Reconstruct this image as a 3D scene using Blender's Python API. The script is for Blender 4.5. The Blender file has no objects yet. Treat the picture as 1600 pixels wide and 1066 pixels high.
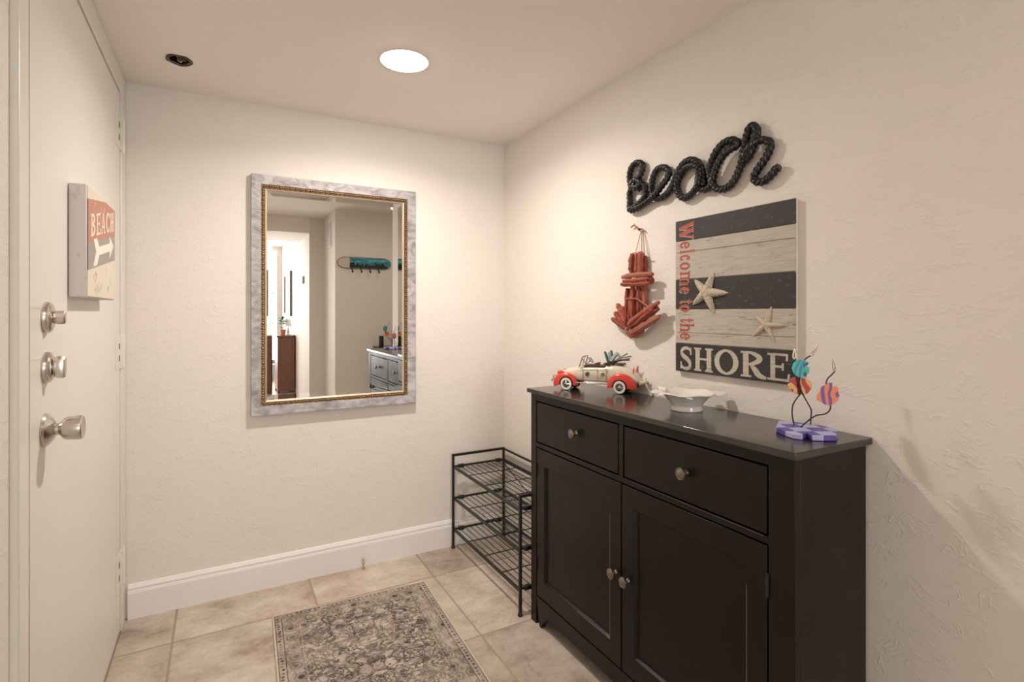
import bpy, bmesh, math, random
from mathutils import Vector, Matrix, noise
random.seed(7)
PI = math.pi
SC = bpy.context.scene
COL = SC.collection

# ------------------------------------------------------------ camera, world, light, exposure
FPX, HOR, EYE = 826.0, 489.0, 1.213           # focal length in px, horizon row, eye height
YAW = math.atan((800 - 345) / FPX)
cam = bpy.data.cameras.new('camera')
cam_o = bpy.data.objects.new('camera', cam)
COL.objects.link(cam_o)
cam.sensor_width = 36.0
cam.lens = FPX / 1600 * 36.0
cam.shift_y = -(533 - HOR) / 1600
cam.clip_start = 0.02
cam_o.location = (0, 0, EYE)
cam_o.rotation_euler = (PI / 2, 0, -YAW)
SC.camera = cam_o

world = bpy.data.worlds.new('world')
SC.world = world
world.use_nodes = True
world.node_tree.nodes['Background'].inputs[0].default_value = (0.80, 0.90, 1.0, 1)
world.node_tree.nodes['Background'].inputs[1].default_value = 3.0

SC.view_settings.view_transform = 'Standard'
SC.view_settings.look = 'None'
SC.view_settings.gamma = 1.0
SC.view_settings.use_curve_mapping = False
SC.view_settings.exposure = -0.12

CAN_W, HALL_FILL_W, WIN_W = 12.6, 9.5, 130.0
WARM, SOFT = (1.0, 0.895, 0.79), (1.0, 0.88, 0.77)

def area(name, loc, size, power, color, rot=(0, 0, 0), shape='DISK', size_y=None, spread=PI):
    l = bpy.data.lights.new(name, 'AREA')
    l.energy = power; l.color = color; l.shape = shape; l.size = size
    if size_y: l.size_y = size_y
    l.spread = spread
    o = bpy.data.objects.new(name, l)
    o.location = loc; o.rotation_euler = rot
    COL.objects.link(o)
    return o

CAN = (0.585, 1.873)
area('can_light_bulb', (CAN[0], CAN[1], 2.112), 0.075, CAN_W, WARM, spread=2.75)
area('hall_fill_light', (0.10, -0.55, 2.34), 0.34, HALL_FILL_W, SOFT)  # fill light added behind the camera, out of the mirror's view
area('alcove_fill_light', (1.75, -0.45, 2.34), 0.30, 3.0, SOFT)  # second added fill light, over the alcove
area('window_daylight', (-0.4, -5.50, 1.35), 2.6, WIN_W, (1.0, 0.955, 0.92), (PI / 2, 0, 0), 'RECTANGLE', 2.0)

# ------------------------------------------------------------ measuring helpers
SN, CS = math.sin(YAW), math.cos(YAW)
def at(x, y, X=None, Y=None, Z=None, t=None):
    r = (x - 800) / FPX
    d = (r * CS + SN, -r * SN + CS, (HOR - y) / FPX)
    if X is not None: t = X / d[0]
    elif Y is not None: t = Y / d[1]
    elif Z is not None: t = (Z - EYE) / d[2]
    return Vector((d[0] * t, d[1] * t, EYE + d[2] * t))

BACK, RIGHT, LEFT, CEIL, CEIL2 = 2.572, 1.366, -0.337, 2.13, 2.44

# ------------------------------------------------------------ node helpers
class G:
    """small wrapper for building node trees"""
    def __init__(s, m): s.m = m; s.t = m.node_tree; s.b = s.t.nodes['Principled BSDF']
    def n(s, kind, **k):
        nd = s.t.nodes.new(kind)
        for a, v in k.items(): setattr(nd, a, v)
        return nd
    def put(s, sock, v):
        if isinstance(v, bpy.types.NodeSocket): s.t.links.new(v, sock)
        elif v is not None: sock.default_value = v
    def math(s, op, a, b=None, c=None, clamp=False):
        nd = s.n('ShaderNodeMath', operation=op, use_clamp=clamp)
        for i, v in enumerate((a, b, c)): s.put(nd.inputs[i], v)
        return nd.outputs[0]
    def pos(s): return s.n('ShaderNodeTexCoord').outputs['Object']
    def xyz(s, v):
        nd = s.n('ShaderNodeSeparateXYZ'); s.put(nd.inputs[0], v); return nd.outputs
    def comb(s, x, y, z):
        nd = s.n('ShaderNodeCombineXYZ')
        for i, v in enumerate((x, y, z)): s.put(nd.inputs[i], v)
        return nd.outputs[0]
    def noise(s, v, scale, detail=4, rough=.55, dist=0):
        nd = s.n('ShaderNodeTexNoise'); s.put(nd.inputs['Vector'], v)
        nd.inputs['Scale'].default_value = scale; nd.inputs['Detail'].default_value = detail
        nd.inputs['Roughness'].default_value = rough; nd.inputs['Distortion'].default_value = dist
        return nd.outputs['Fac']
    def vor(s, v, scale, feature='F1', out='Distance', rnd=1):
        nd = s.n('ShaderNodeTexVoronoi', feature=feature); s.put(nd.inputs['Vector'], v)
        nd.inputs['Scale'].default_value = scale; nd.inputs['Randomness'].default_value = rnd
        return nd.outputs[out]
    def mapv(s, v, scale=(1, 1, 1), rot=(0, 0, 0), loc=(0, 0, 0)):
        nd = s.n('ShaderNodeMapping'); s.put(nd.inputs[0], v)
        nd.inputs[1].default_value = loc; nd.inputs[2].default_value = rot; nd.inputs[3].default_value = scale
        return nd.outputs[0]
    def ramp(s, v, stops):
        nd = s.n('ShaderNodeValToRGB'); s.put(nd.inputs[0], v)
        e = nd.color_ramp.elements
        while len(e) < len(stops): e.new(0.5)
        for i, (p, c) in enumerate(stops):
            e[i].position = p
            e[i].color = (c, c, c, 1) if isinstance(c, (int, float)) else (*c, 1)
        return nd.outputs[0]
    def mix(s, f, a, b, mode='MIX'):
        nd = s.n('ShaderNodeMix', data_type='RGBA', blend_type=mode)
        s.put(nd.inputs[0], f)
        for i, v in ((6, a), (7, b)):
            s.put(nd.inputs[i], (*v, 1) if isinstance(v, tuple) and len(v) == 3 else v)
        return nd.outputs[2]
    def bump(s, h, strength=.3, dist=.002):
        nd = s.n('ShaderNodeBump'); s.put(nd.inputs['Height'], h)
        nd.inputs['Strength'].default_value = strength; nd.inputs['Distance'].default_value = dist
        s.t.links.new(nd.outputs[0], s.b.inputs['Normal'])
    def col(s, v): s.put(s.b.inputs['Base Color'], v)
    def rough(s, v): s.put(s.b.inputs['Roughness'], v)

def srgb(r, g, b):
    f = lambda c: ((c / 255 + .055) / 1.055) ** 2.4 if c > 10 else c / 255 / 12.92
    return (f(r), f(g), f(b))

MATS = {}
def mat(name, color, rough=.5, metal=0.0, **k):
    if name in MATS: return MATS[name]
    m = bpy.data.materials.new(name); m.use_nodes = True
    g = G(m); b = g.b
    b.inputs['Roughness'].default_value = rough
    b.inputs['Metallic'].default_value = metal
    if 'coat' in k: b.inputs['Coat Weight'].default_value = k['coat']; b.inputs['Coat Roughness'].default_value = .12
    if 'spec' in k: b.inputs['Specular IOR Level'].default_value = k['spec']
    if 'emit' in k:
        b.inputs['Emission Color'].default_value = (*color, 1); b.inputs['Emission Strength'].default_value = k['emit']
    var = k.get('var', .06)
    nz = g.noise(g.pos(), k.get('vscale', 25), 3)
    lo = tuple(max(0, c * (1 - var)) for c in color); hi = tuple(min(1, c * (1 + var)) for c in color)
    g.col(g.mix(nz, lo, hi))
    if k.get('bump'): g.bump(g.noise(g.pos(), k.get('bscale', 120), 4), k['bump'], k.get('bdist', .001))
    MATS[name] = m
    return m

def custom(name):
    m = bpy.data.materials.new(name); m.use_nodes = True
    MATS[name] = m
    return m, G(m)

# ------------------------------------------------------------ mesh builder
class MB:
    def __init__(s): s.v = []; s.f = []; s.mi = []; s.cur = 0
    def vert(s, p): s.v.append(Vector(p)); return len(s.v) - 1
    def face(s, *ids): s.f.append(tuple(ids)); s.mi.append(s.cur)
    def slot(s, i): s.cur = i; return s
    def box(s, x0, x1, y0, y1, z0, z1):
        if x0 > x1: x0, x1 = x1, x0
        if y0 > y1: y0, y1 = y1, y0
        if z0 > z1: z0, z1 = z1, z0
        i = [s.vert(p) for p in ((x0, y0, z0), (x1, y0, z0), (x1, y1, z0), (x0, y1, z0), (x0, y0, z1), (x1, y0, z1), (x1, y1, z1), (x0, y1, z1))]
        for q in ((0, 3, 2, 1), (4, 5, 6, 7), (0, 1, 5, 4), (1, 2, 6, 5), (2, 3, 7, 6), (3, 0, 4, 7)): s.face(*[i[k] for k in q])
        return s
    def ring(s, pts): return [s.vert(p) for p in pts]
    def bridge(s, a, b, closed=True):
        n = len(a)
        for i in range(n if closed else n - 1):
            j = (i + 1) % n
            s.face(a[i], a[j], b[j], b[i])
    def loft(s, rings, closed=True, caps=True):
        R = [s.ring(r) for r in rings]
        for a, b in zip(R, R[1:]): s.bridge(a, b, closed)
        if caps:
            s.face(*reversed(R[0])); s.face(*R[-1])
        return s
    def tube(s, pts, r, n=8, closed=False, caps=True, flat=1.0):
        pts = [Vector(p) for p in pts]; N = len(pts)
        rr = r if isinstance(r, (list, tuple)) else [r] * N
        rings = []; up = None
        for i, p in enumerate(pts):
            if closed: d = pts[(i + 1) % N] - pts[i - 1]
            else: d = pts[min(i + 1, N - 1)] - pts[max(i - 1, 0)]
            d.normalize()
            if up is None: up = Vector((0, 0, 1)) if abs(d.z) < .9 else Vector((1, 0, 0))
            a = d.cross(up)
            if a.length < 1e-6: a = d.orthogonal()
            a.normalize(); b = a.cross(d).normalized(); up = b
            rings.append([p + a * math.cos(2 * PI * k / n) * rr[i] + b * math.sin(2 * PI * k / n) * rr[i] * flat for k in range(n)])
        if closed: rings.append(rings[0])
        return s.loft(rings, True, caps and not closed)
    def cyl(s, p0, p1, r0, r1=None, n=20): return s.tube([p0, p1], [r0, r0 if r1 is None else r1], n)
    def lathe(s, prof, c=(0, 0, 0), axis='z', n=32, caps=True, warp=None):
        c = Vector(c); rings = []
        for k_, (r, h) in enumerate(prof):
            ring = []
            for k in range(n):
                a = 2 * PI * k / n
                q = (max(r, 1e-5) * math.cos(a), max(r, 1e-5) * math.sin(a), h)
                if axis == 'x': q = (q[2], q[0], q[1])
                if axis == '-x': q = (-q[2], q[1], q[0])
                if axis == 'y': q = (q[1], q[2], q[0])
                q = Vector(q)
                if warp: q = warp(q, a, k_)
                ring.append(c + q)
            rings.append(ring)
        return s.loft(rings, True, caps)
    def prism(s, poly, fn, d0, d1):
        s.k = getattr(s, 'k', 0) + 1; d1 = d1 + (s.k % 16) * 1.5e-5
        """2D polygon extruded between depths d0,d1 ; fn(u,v,d) -> world"""
        a = s.ring([fn(u, v, d0) for u, v in poly]); b = s.ring([fn(u, v, d1) for u, v in poly])
        s.bridge(a, b); s.face(*reversed(a)); s.face(*b)
        return s

def build(name, mb, mats, parent=None, smooth=None, bevel=0, local=False, subd=0, seg=2):
    me = bpy.data.meshes.new(name)
    off = Vector((0, 0, 0))
    if parent is not None and not local:
        p = parent
        while p is not None: off += p.location; p = p.parent
    me.from_pydata([tuple(v - off) for v in mb.v], [], mb.f)
    if not isinstance(mats, (list, tuple)): mats = [mats]
    for m in mats: me.materials.append(m)
    for p, i in zip(me.polygons, mb.mi): p.material_index = i
    bm = bmesh.new(); bm.from_mesh(me)
    bmesh.ops.recalc_face_normals(bm, faces=bm.faces)
    bm.to_mesh(me); bm.free()
    if smooth is not None:
        me.shade_smooth()
        me.set_sharp_from_angle(angle=math.radians(smooth))
    o = bpy.data.objects.new(name, me)
    COL.objects.link(o)
    if parent is not None: o.parent = parent
    if bevel:
        b = o.modifiers.new('bevel', 'BEVEL'); b.width = bevel; b.segments = seg; b.limit_method = 'ANGLE'; b.angle_limit = math.radians(40)
        if smooth is None: me.shade_smooth(); me.set_sharp_from_angle(angle=math.radians(30))
    if subd:
        b = o.modifiers.new('subd', 'SUBSURF'); b.levels = subd; b.render_levels = subd
    return o

def thing(name, label, cat, loc=(0, 0, 0), rotz=0, group=None):
    o = bpy.data.objects.new(name, None); COL.objects.link(o)
    o.empty_display_size = .05
    o.location = loc; o.rotation_euler = (0, 0, rotz)
    o['label'] = label; o['category'] = cat
    if group: o['group'] = group
    return o
def tag(o, label, cat, group=None):
    o['label'] = label; o['category'] = cat
    if group: o['group'] = group
    return o
def structure(o, label, cat):
    o['kind'] = 'structure'; o['label'] = label; o['category'] = cat
    return o

# ------------------------------------------------------------ materials
def wall_mat(name, colr, strength=.42):
    m, g = custom(name)
    p = g.pos()
    big = g.noise(p, 3.0, 2)
    q = g.mapv(p, (1, 1, 1.35))
    qd = g.n('ShaderNodeVectorMath', operation='ADD'); g.put(qd.inputs[0], q)
    wn = g.n('ShaderNodeTexNoise'); wn.inputs['Scale'].default_value = 5; g.put(wn.inputs[0], p)
    sc = g.n('ShaderNodeVectorMath', operation='SCALE'); g.put(sc.inputs[0], wn.outputs['Color']); sc.inputs[3].default_value = .13
    g.put(qd.inputs[1], sc.outputs[0])
    # trowel ridges: thin bands where warped noise crosses a level
    n1 = g.noise(g.mapv(qd.outputs[0], (1, 1, 2.4), (.4, .3, .1)), 8, 4, .6, .5)
    r1 = g.math('ABSOLUTE', g.math('SUBTRACT', n1, .5))
    ridge = g.ramp(r1, [(0.0, 1.0), (.018, .25), (.06, 0.0)])
    n2 = g.noise(g.mapv(qd.outputs[0], (1, 1, 1), (.7, .5, .9)), 17, 3, .6, .9)
    r2 = g.math('ABSOLUTE', g.math('SUBTRACT', n2, .52))
    ridge2 = g.ramp(r2, [(0.0, .8), (.02, .2), (.06, 0.0)])
    mask = g.ramp(g.noise(g.mapv(p, (1, 1, 2.2), (.35, .2, 0)), 11, 3, .6), [(.50, 0.0), (.60, 1.0)])
    mask2 = g.ramp(g.noise(g.mapv(p, (1, 1, 2.0), (-.3, .4, 0), (3, 1, 5)), 13, 3), [(.50, 0.0), (.60, 1.0)])
    fine = g.noise(p, 130, 4, .6)
    h = g.math('ADD', g.math('MULTIPLY', ridge, mask), g.math('MULTIPLY', ridge2, mask2))
    h = g.math('ADD', h, g.math('MULTIPLY', fine, .16))
    h = g.math('ADD', h, g.math('MULTIPLY', g.noise(p, 28, 3), .6))
    g.bump(h, strength, .004)
    g.col(g.mix(big, tuple(c * .98 for c in colr), colr))
    g.rough(.62); g.b.inputs['Specular IOR Level'].default_value = .3
    return m
M_WALL = wall_mat('wall_plaster', (.80, .75, .695), .32)
M_CEIL = mat('ceiling_paint', (.90, .845, .79), .8, bump=.12, bscale=60, var=.015)
M_TRIM = mat('white_trim_paint', (.84, .80, .78), .32, var=.01)
M_DOOR = mat('cream_door_paint', (.79, .765, .715), .38, var=.012, bump=.05, bscale=18)
M_FRAME = mat('cream_frame_paint', (.79, .76, .705), .3, var=.012)
M_BLACK = None
def black_paint():
    m, g = custom('black_brown_paint')
    p = g.pos()
    gr = g.noise(g.mapv(p, (60, 6, 6)), 6, 4)
    g.col(g.mix(gr, (.0058, .0034, .0025), (.0092, .0056, .0042)))
    g.rough(g.ramp(g.noise(p, 7, 3), [(.3, .32), (.7, .42)]))
    g.b.inputs['Specular IOR Level'].default_value = .30
    g.bump(g.noise(p, 240, 3), .10, .0006)
    return m
M_BLACK = black_paint()
def black_top():
    m, g = custom('black_brown_top_lacquer')
    p = g.pos()
    g.col(g.mix(g.noise(g.mapv(p, (6, 1, 6)), 6, 4), (.020, .015, .012), (.03, .022, .018)))
    g.rough(g.ramp(g.noise(p, 5, 3), [(.3, .15), (.7, .23)]))
    g.b.inputs['Specular IOR Level'].default_value = .8
    g.bump(g.noise(p, 300, 2), .03, .0004)
    return m
M_TOP = black_top()
M_PALE = mat('pale_edge_paint', (.16, .13, .10), .4)
M_GAP = mat('dark_gap', (.004, .004, .004), .8)
M_NICKEL = mat('brushed_nickel', (.62, .57, .52), .28, 1.0, var=.05, vscale=60)
M_PEWTER = mat('antique_pewter', (.27, .235, .21), .3, 1.0, var=.35, vscale=220)
M_IRON = mat('dark_bronze_iron', (.035, .030, .028), .38, .6, bump=.1)
M_PLASTIC = mat('black_plastic', (.012, .012, .012), .45)
M_CREAMEDGE = mat('cream_paint', (.75, .68, .56), .55)

# ------------------------------------------------------------ room shell
# floor: square travertine tiles with grout
def tile_mat():
    m, g = custom('travertine_tile')
    p = g.pos(); X, Y, Z = g.xyz(p)
    S_ = .508
    cx = g.math('FLOOR', g.math('DIVIDE', g.math('SUBTRACT', X, -.157), S_))
    cy = g.math('FLOOR', g.math('DIVIDE', g.math('SUBTRACT', Y, 2.305), S_))
    wn = g.n('ShaderNodeTexWhiteNoise', noise_dimensions='2D'); g.put(wn.inputs['Vector'], g.comb(cx, cy, 0.0))
    rnd = wn.outputs['Value']
    q = g.n('ShaderNodeVectorMath', operation='ADD'); g.put(q.inputs[0], p); 
    sc = g.n('ShaderNodeVectorMath', operation='SCALE'); g.put(sc.inputs[0], wn.outputs['Color']); sc.inputs[3].default_value = 9
    g.put(q.inputs[1], sc.outputs[0]); v = q.outputs[0]
    a = g.noise(g.mapv(v, (1, 1.3, 1)), 4.5, 8, .62, .3)
    b = g.noise(g.mapv(v, (1, 1.5, 1), (0, 0, .4)), 16, 8, .74, .4)
    c_ = g.noise(v, 55, 8, .75, .3)
    f = g.math('ADD', g.math('ADD', g.math('MULTIPLY', a, .50), g.math('MULTIPLY', b, .32)), g.math('MULTIPLY', c_, .18))
    c = g.ramp(f, [(.38, (.31, .235, .175)), (.46, (.46, .375, .30)), (.54, (.555, .475, .40)), (.66, (.68, .62, .555))])
    tone = g.math('ADD', .84, g.math('MULTIPLY', rnd, .24))
    c = g.mix(1.0, c, g.comb(tone, tone, tone), 'MULTIPLY')
    pits = g.ramp(g.noise(v, 55, 4, .7), [(.59, 0.0), (.66, 1.0)])
    pm = g.ramp(g.noise(v, 8, 2), [(.50, 0.0), (.60, 1.0)])
    pf = g.math('MULTIPLY', pits, pm)
    g.col(g.mix(g.math('MULTIPLY', pf, .6), c, (.27, .205, .15)))
    g.rough(g.ramp(b, [(.3, .33), (.7, .5)]))
    g.bump(g.math('SUBTRACT', g.math('MULTIPLY', b, .5), pf), .25, .002)
    return m
M_TILE = tile_mat()
M_GROUT = mat('sand_grout', (.36, .285, .215), .85, bump=.3)
mb = MB()
mb.slot(0)
GAP = .0036
def tiles(x0, x1, y0, y1):
    S_ = .508
    i0 = math.floor((x0 + .157) / S_); i1 = math.ceil((x1 + .157) / S_)
    j0 = math.floor((y0 - 2.305) / S_); j1 = math.ceil((y1 - 2.305) / S_)
    for i in range(i0, i1):
        for j in range(j0, j1):
            a = max(x0, -.157 + i * S_) + GAP; b = min(x1, -.157 + (i + 1) * S_) - GAP
            c = max(y0, 2.305 + j * S_) + GAP; d = min(y1, 2.305 + (j + 1) * S_) - GAP
            if b - a < .01 or d - c < .01: continue
            e = .0022
            lo = mb.ring([(a, c, -.004), (b, c, -.004), (b, d, -.004), (a, d, -.004)])
            l2 = mb.ring([(a, c, -.0012), (b, c, -.0012), (b, d, -.0012), (a, d, -.0012)])
            hi = mb.ring([(a + e, c + e, 0), (b - e, c + e, 0), (b - e, d - e, 0), (a + e, d - e, 0)])
            mb.bridge(lo, l2); mb.bridge(l2, hi); mb.face(*hi)
tiles(LEFT, RIGHT, .40, BACK)
tiles(LEFT, 2.4, -1.34, .40)
tiles(LEFT, 1.18, -2.11, -1.34)
tiles(-2.4, 1.0, -5.6, -2.11)
mb.slot(1)
mb.box(-2.5, 2.5, -5.7, 2.70, -.10, -.0022)
floor = build('floor', mb, [M_TILE, M_GROUT])
structure(floor, 'beige square travertine tile floor with sand grout', 'floor')

def sbox(name, label, cat, boxes, m, bevel=0):
    mb = MB()
    for b in boxes: mb.box(*b)
    return structure(build(name, mb, m, bevel=bevel), label, cat)

sbox('wall_back', 'warm white textured back wall behind the framed mirror', 'wall', [(LEFT - .12, RIGHT + .12, BACK, BACK + .12, 0, 2.6)], M_WALL)
sbox('wall_right', 'warm white trowel textured right wall behind the black cabinet', 'wall',
     [(RIGHT, RIGHT + .12, .40, BACK, 0, 2.6)], M_WALL)
sbox('wall_alcove', 'textured walls of the coat alcove behind the entry', 'wall',
     [(RIGHT + .12, 2.4, .40, .52, 0, 2.6), (2.4, 2.52, -1.46, .52, 0, 2.6), (1.18, 2.4, -1.46, -1.34, 0, 2.6)], M_WALL)
# left wall with the door opening
DY0, DY1, DTOP = 1.351, 2.470, 2.045
sbox('wall_left', 'cream wall left of the entry door frame', 'wall',
     [(LEFT - .12, LEFT, -3.11, 1.286, 0, 2.6)], M_WALL)
sbox('wall_hall', 'white side wall of the hallway toward the living room', 'wall',
     [(1.18, 1.30, -2.11, -1.46, 0, 2.6), (1.0, 1.30, -2.23, -2.11, 0, 2.6), (1.0, 1.12, -5.7, -2.23, 0, 2.6)], M_WALL)
sbox('wall_living', 'pale walls of the daylit living room at the end of the hall', 'wall',
     [(-2.5, LEFT, -3.23, -3.11, 0, 2.6), (-2.52, -2.4, -5.7, -3.23, 0, 2.6), (-2.4, -1.75, -5.72, -5.6, 0, 2.6), (.62, 1.0, -5.72, -5.6, 0, 2.6),
      (-1.75, .62, -5.72, -5.6, 2.28, 2.6), (-1.75, .62, -5.72, -5.6, 0, .12)], M_WALL)
# entry ceiling with a hole cut for the missing fixture and the can light
HOLE = at(280, 93.5, Z=CEIL)
def ceiling_mesh():
    mb = MB()
    x0, x1, y0, y1 = LEFT - .12, RIGHT + .12, .95, BACK + .05
    circ = [((HOLE.x, HOLE.y), .041), (CAN, .082)]
    bm = bmesh.new()
    # split plane into two panels, each with one circular hole
    def panel(a, b, c, d, cc, r):
        n = 32
        ring = [Vector((cc[0] + r * math.cos(2 * PI * (k + .5) / n), cc[1] + r * math.sin(2 * PI * (k + .5) / n), 0)) for k in range(n)]
        out = []
        for q in ring:
            dx, dy = q.x - cc[0], q.y - cc[1]
            t = 1e9
            if dx > 0: t = min(t, (b - cc[0]) / dx)
            if dx < 0: t = min(t, (a - cc[0]) / dx)
            if dy > 0: t = min(t, (d - cc[1]) / dy)
            if dy < 0: t = min(t, (c - cc[1]) / dy)
            out.append(Vector((cc[0] + dx * t, cc[1] + dy * t, 0)))
        corners = [(a, c), (b, c), (b, d), (a, d)]
        lo = mb.ring([(q.x, q.y, CEIL) for q in ring]); hi = mb.ring([(q.x, q.y, CEIL + .10) for q in ring])
        lo2 = mb.ring([(q.x, q.y, CEIL) for q in out])
        mb.bridge(lo, hi)
        for k in range(n):
            j = (k + 1) % n
            mb.face(lo[k], lo[j], lo2[j], lo2[k])
            A, B = out[k], out[j]
            if abs(A.x - B.x) > 1e-6 and abs(A.y - B.y) > 1e-6:
                for cx, cy in corners:
                    if (abs(A.x - cx) < 1e-5 or abs(A.y - cy) < 1e-5) and (abs(B.x - cx) < 1e-5 or abs(B.y - cy) < 1e-5):
                        i = mb.vert((cx, cy, CEIL)); mb.face(lo2[k], lo2[j], i)
    panel(x0, .2, y0, y1, *circ[0])
    panel(.2, x1, y0, y1, *circ[1])
    mb.box(x0, x1, y0 - .02, y0, CEIL, 2.6)
    mb.box(x0, x1, y0, y1, CEIL + .2, 2.6)
    return mb
structure(build('ceiling', ceiling_mesh(), M_CEIL), 'lower pinkish cream ceiling over the entry', 'ceiling')
sbox('ceiling.001', 'higher ceiling of the hall and living room', 'ceiling',
     [(LEFT - .12, 2.52, -2.11, .93, CEIL2, 2.6), (LEFT, 1.0, -2.31, -2.11, 2.24, 2.6), (LEFT, 1.0, -3.11, -2.31, 2.24, 2.34), (-2.52, 1.12, -5.72, -3.11, CEIL2, 2.6)], M_CEIL)

# window at the far end of the living room
w = MB()
w.box(-1.75, .62, -5.70, -5.66, .12, .19).box(-1.75, .62, -5.70, -5.66, 2.21, 2.28)
for x in (-1.75, -.60, .55): w.box(x, x + .07, -5.70, -5.66, .12, 2.28)
win = structure(build('window_1', w, M_TRIM, bevel=.003), 'wide sliding glass window filled with daylight', 'window')
mg, gg = custom('window_glass')
gg.b.inputs['Transmission Weight'].default_value = 1; gg.b.inputs['Roughness'].default_value = 0; gg.b.inputs['IOR'].default_value = 1.02
w = MB(); w.box(-1.68, .55, -5.684, -5.680, .19, 2.21)
build('pane', w, mg, win)

# baseboard along the back wall (stepped colonial profile)
def baseboard(name, label, p0, p1, nrm, h=.135):
    prof = [(0, 0), (.016, 0), (.016, h * .76), (.0145, h * .78), (.0145, h * .80), (.012, h * .83), (.0125, h * .90), (.008, h * .95), (.006, h * .985), (.003, h), (0, h)]
    a, b, n = Vector(p0), Vector(p1), Vector(nrm)
    mb = MB()
    mb.loft([[q + n * d + Vector((0, 0, z)) for d, z in prof] for q in (a, b)])
    return structure(build(name, mb, M_TRIM, smooth=25), label, 'baseboard')
baseboard('baseboard_back', 'white moulded baseboard along the back wall', (-.322, BACK, 0), (RIGHT, BACK, 0), (0, -1, 0))
baseboard('baseboard_alcove', 'white baseboard of the coat alcove', (1.18, -1.34, 0), (2.4, -1.34, 0), (0, 1, 0))

# ------------------------------------------------------------ entry door
DX = -.335
mb = MB()
mb.box(LEFT - .12, -.324, 1.286, DY0 - .004, 0, CEIL)            # lock side casing
mb.box(LEFT - .12, -.330, DY1 + .008, BACK - .001, 0, CEIL)     # hinge side jamb
mb.box(LEFT - .12, -.330, DY0 - .004, DY1 + .008, DTOP + .006, CEIL)  # header
frame = structure(build('trim_1', mb, M_FRAME, bevel=.004, seg=3), 'cream painted metal frame around the entry door', 'door frame')
mb = MB(); mb.box(LEFT - .05, DX, DY0, DY1, .008, DTOP)
door = structure(build('door_1', mb, M_DOOR, bevel=.003), 'flat cream entry door with two deadbolts and a round knob', 'door')
mb = MB(); mb.box(LEFT - .12, LEFT - .08, DY0 - .004, DY1 + .008, 0, DTOP + .006)
build('door_stop_strip', mb, M_GAP, frame)
mb = MB(); mb.box(-.325, -.3236, DY0 - .0095, DY0 - .0065, .0, DTOP)  # brown strip on the casing face, painted shade of the door gap
build('door_gap_shade', mb, mat('door_gap_brown', (.30, .235, .165), .7), frame)

for zc, h in ((1.894, .130), (1.065, .125), (.243, .135)):
    mb = MB()
    mb.box(-.3349, -.3322, 2.375, 2.468, zc - h / 2, zc + h / 2)
    mb.box(-.3349, -.3285, 2.468, 2.50, zc - h / 2 - .001, zc + h / 2 + .001)
    mb.cyl((-.329, 2.505, zc - h / 2), (-.329, 2.505, zc + h / 2), .0065, n=14)
    mb.cyl((-.329, 2.505, zc - h / 2 - .004), (-.329, 2.505, zc + h / 2 + .004), .005, n=14)
    hg = build('hinge', mb, M_FRAME, door, smooth=40, bevel=.0006)
    hg['label'] = 'cream painted three knuckle hinge'
    mb = MB()
    for dz in (-.3, .3):
        mb.box(-.3326, -.3318, 2.432, 2.452, zc + dz * h * .6 - .011, zc + dz * h * .6 + .011)
    build('hinge_slot', mb, mat('hinge_shadow_gap', (.09, .075, .055), .7), hg)

def deadbolt(y, z, turn):
    mb = MB()
    mb.lathe([(.034, 0), (.0345, .004), (.032, .010), (.026, .0125), (.0, .0130)], (DX, y, z), 'x', 40)
    p = build('deadbolt', mb, M_NICKEL, door, smooth=35)
    p['label'] = 'nickel deadbolt thumb turn'
    mb = MB()
    mb.cyl((DX + .011, y, z), (DX + .014, y, z), .0095, n=20)
    if turn:
        # fluted thumb knob
        c = (DX + .0125, y, z)
        mb.lathe([(.0115, 0), (.0185, .002), (.021, .008), (.0215, .018), (.019, .022), (0, .0225)], c, 'x', 8, warp=lambda q, a, k: Vector((q.x, q.y * .62, q.z * 1.15)))
    else:
        c = (DX + .0125, y + .002, z)
        mb.lathe([(.010, 0), (.014, .002), (.0155, .010), (.015, .020), (.012, .022), (0, .0225)], c, 'x', 10, warp=lambda q, a, k: Vector((q.x, q.y * .7, q.z)))
    build('thumb_turn', mb, M_NICKEL, p, smooth=25)
deadbolt(1.500, 1.203, False)
deadbolt(1.500, 1.094, True)
mb = MB()
mb.lathe([(0.036, 0.0), (0.0365, 0.0021), (0.034, 0.007), (0.024, 0.0147), (0.0165, 0.0189), (0.013, 0.0203), (0.013, 0.028), (0.0, 0.028)], (DX, 1.492, .959), 'x', 48)
p = build('knob_rose', mb, M_NICKEL, door, smooth=25)
mb = MB()
mb.lathe([(0.0125, 0.0252), (0.0175, 0.0301), (0.0225, 0.0336), (0.0252, 0.0392), (0.0268, 0.0595), (0.0262, 0.0651), (0.024, 0.06685), (0.0, 0.06615)], (DX, 1.492, .959), 'x', 48)
k = build('door_knob', mb, M_NICKEL, p, smooth=25)
# latch and strike plates on the door edge
mb = MB()
for z, h in ((1.224, .004), (1.116, .004)): mb.box(DX, DX + .0006, DY0 + .001, 1.47, z - h / 2, z + h / 2)
mb.box(DX, DX + .0014, DY0 - .003, DY0 + .006, .905, .965)
build('latch_plate', mb, mat('painted_latch', (.74, .70, .62), .4), door)

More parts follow.
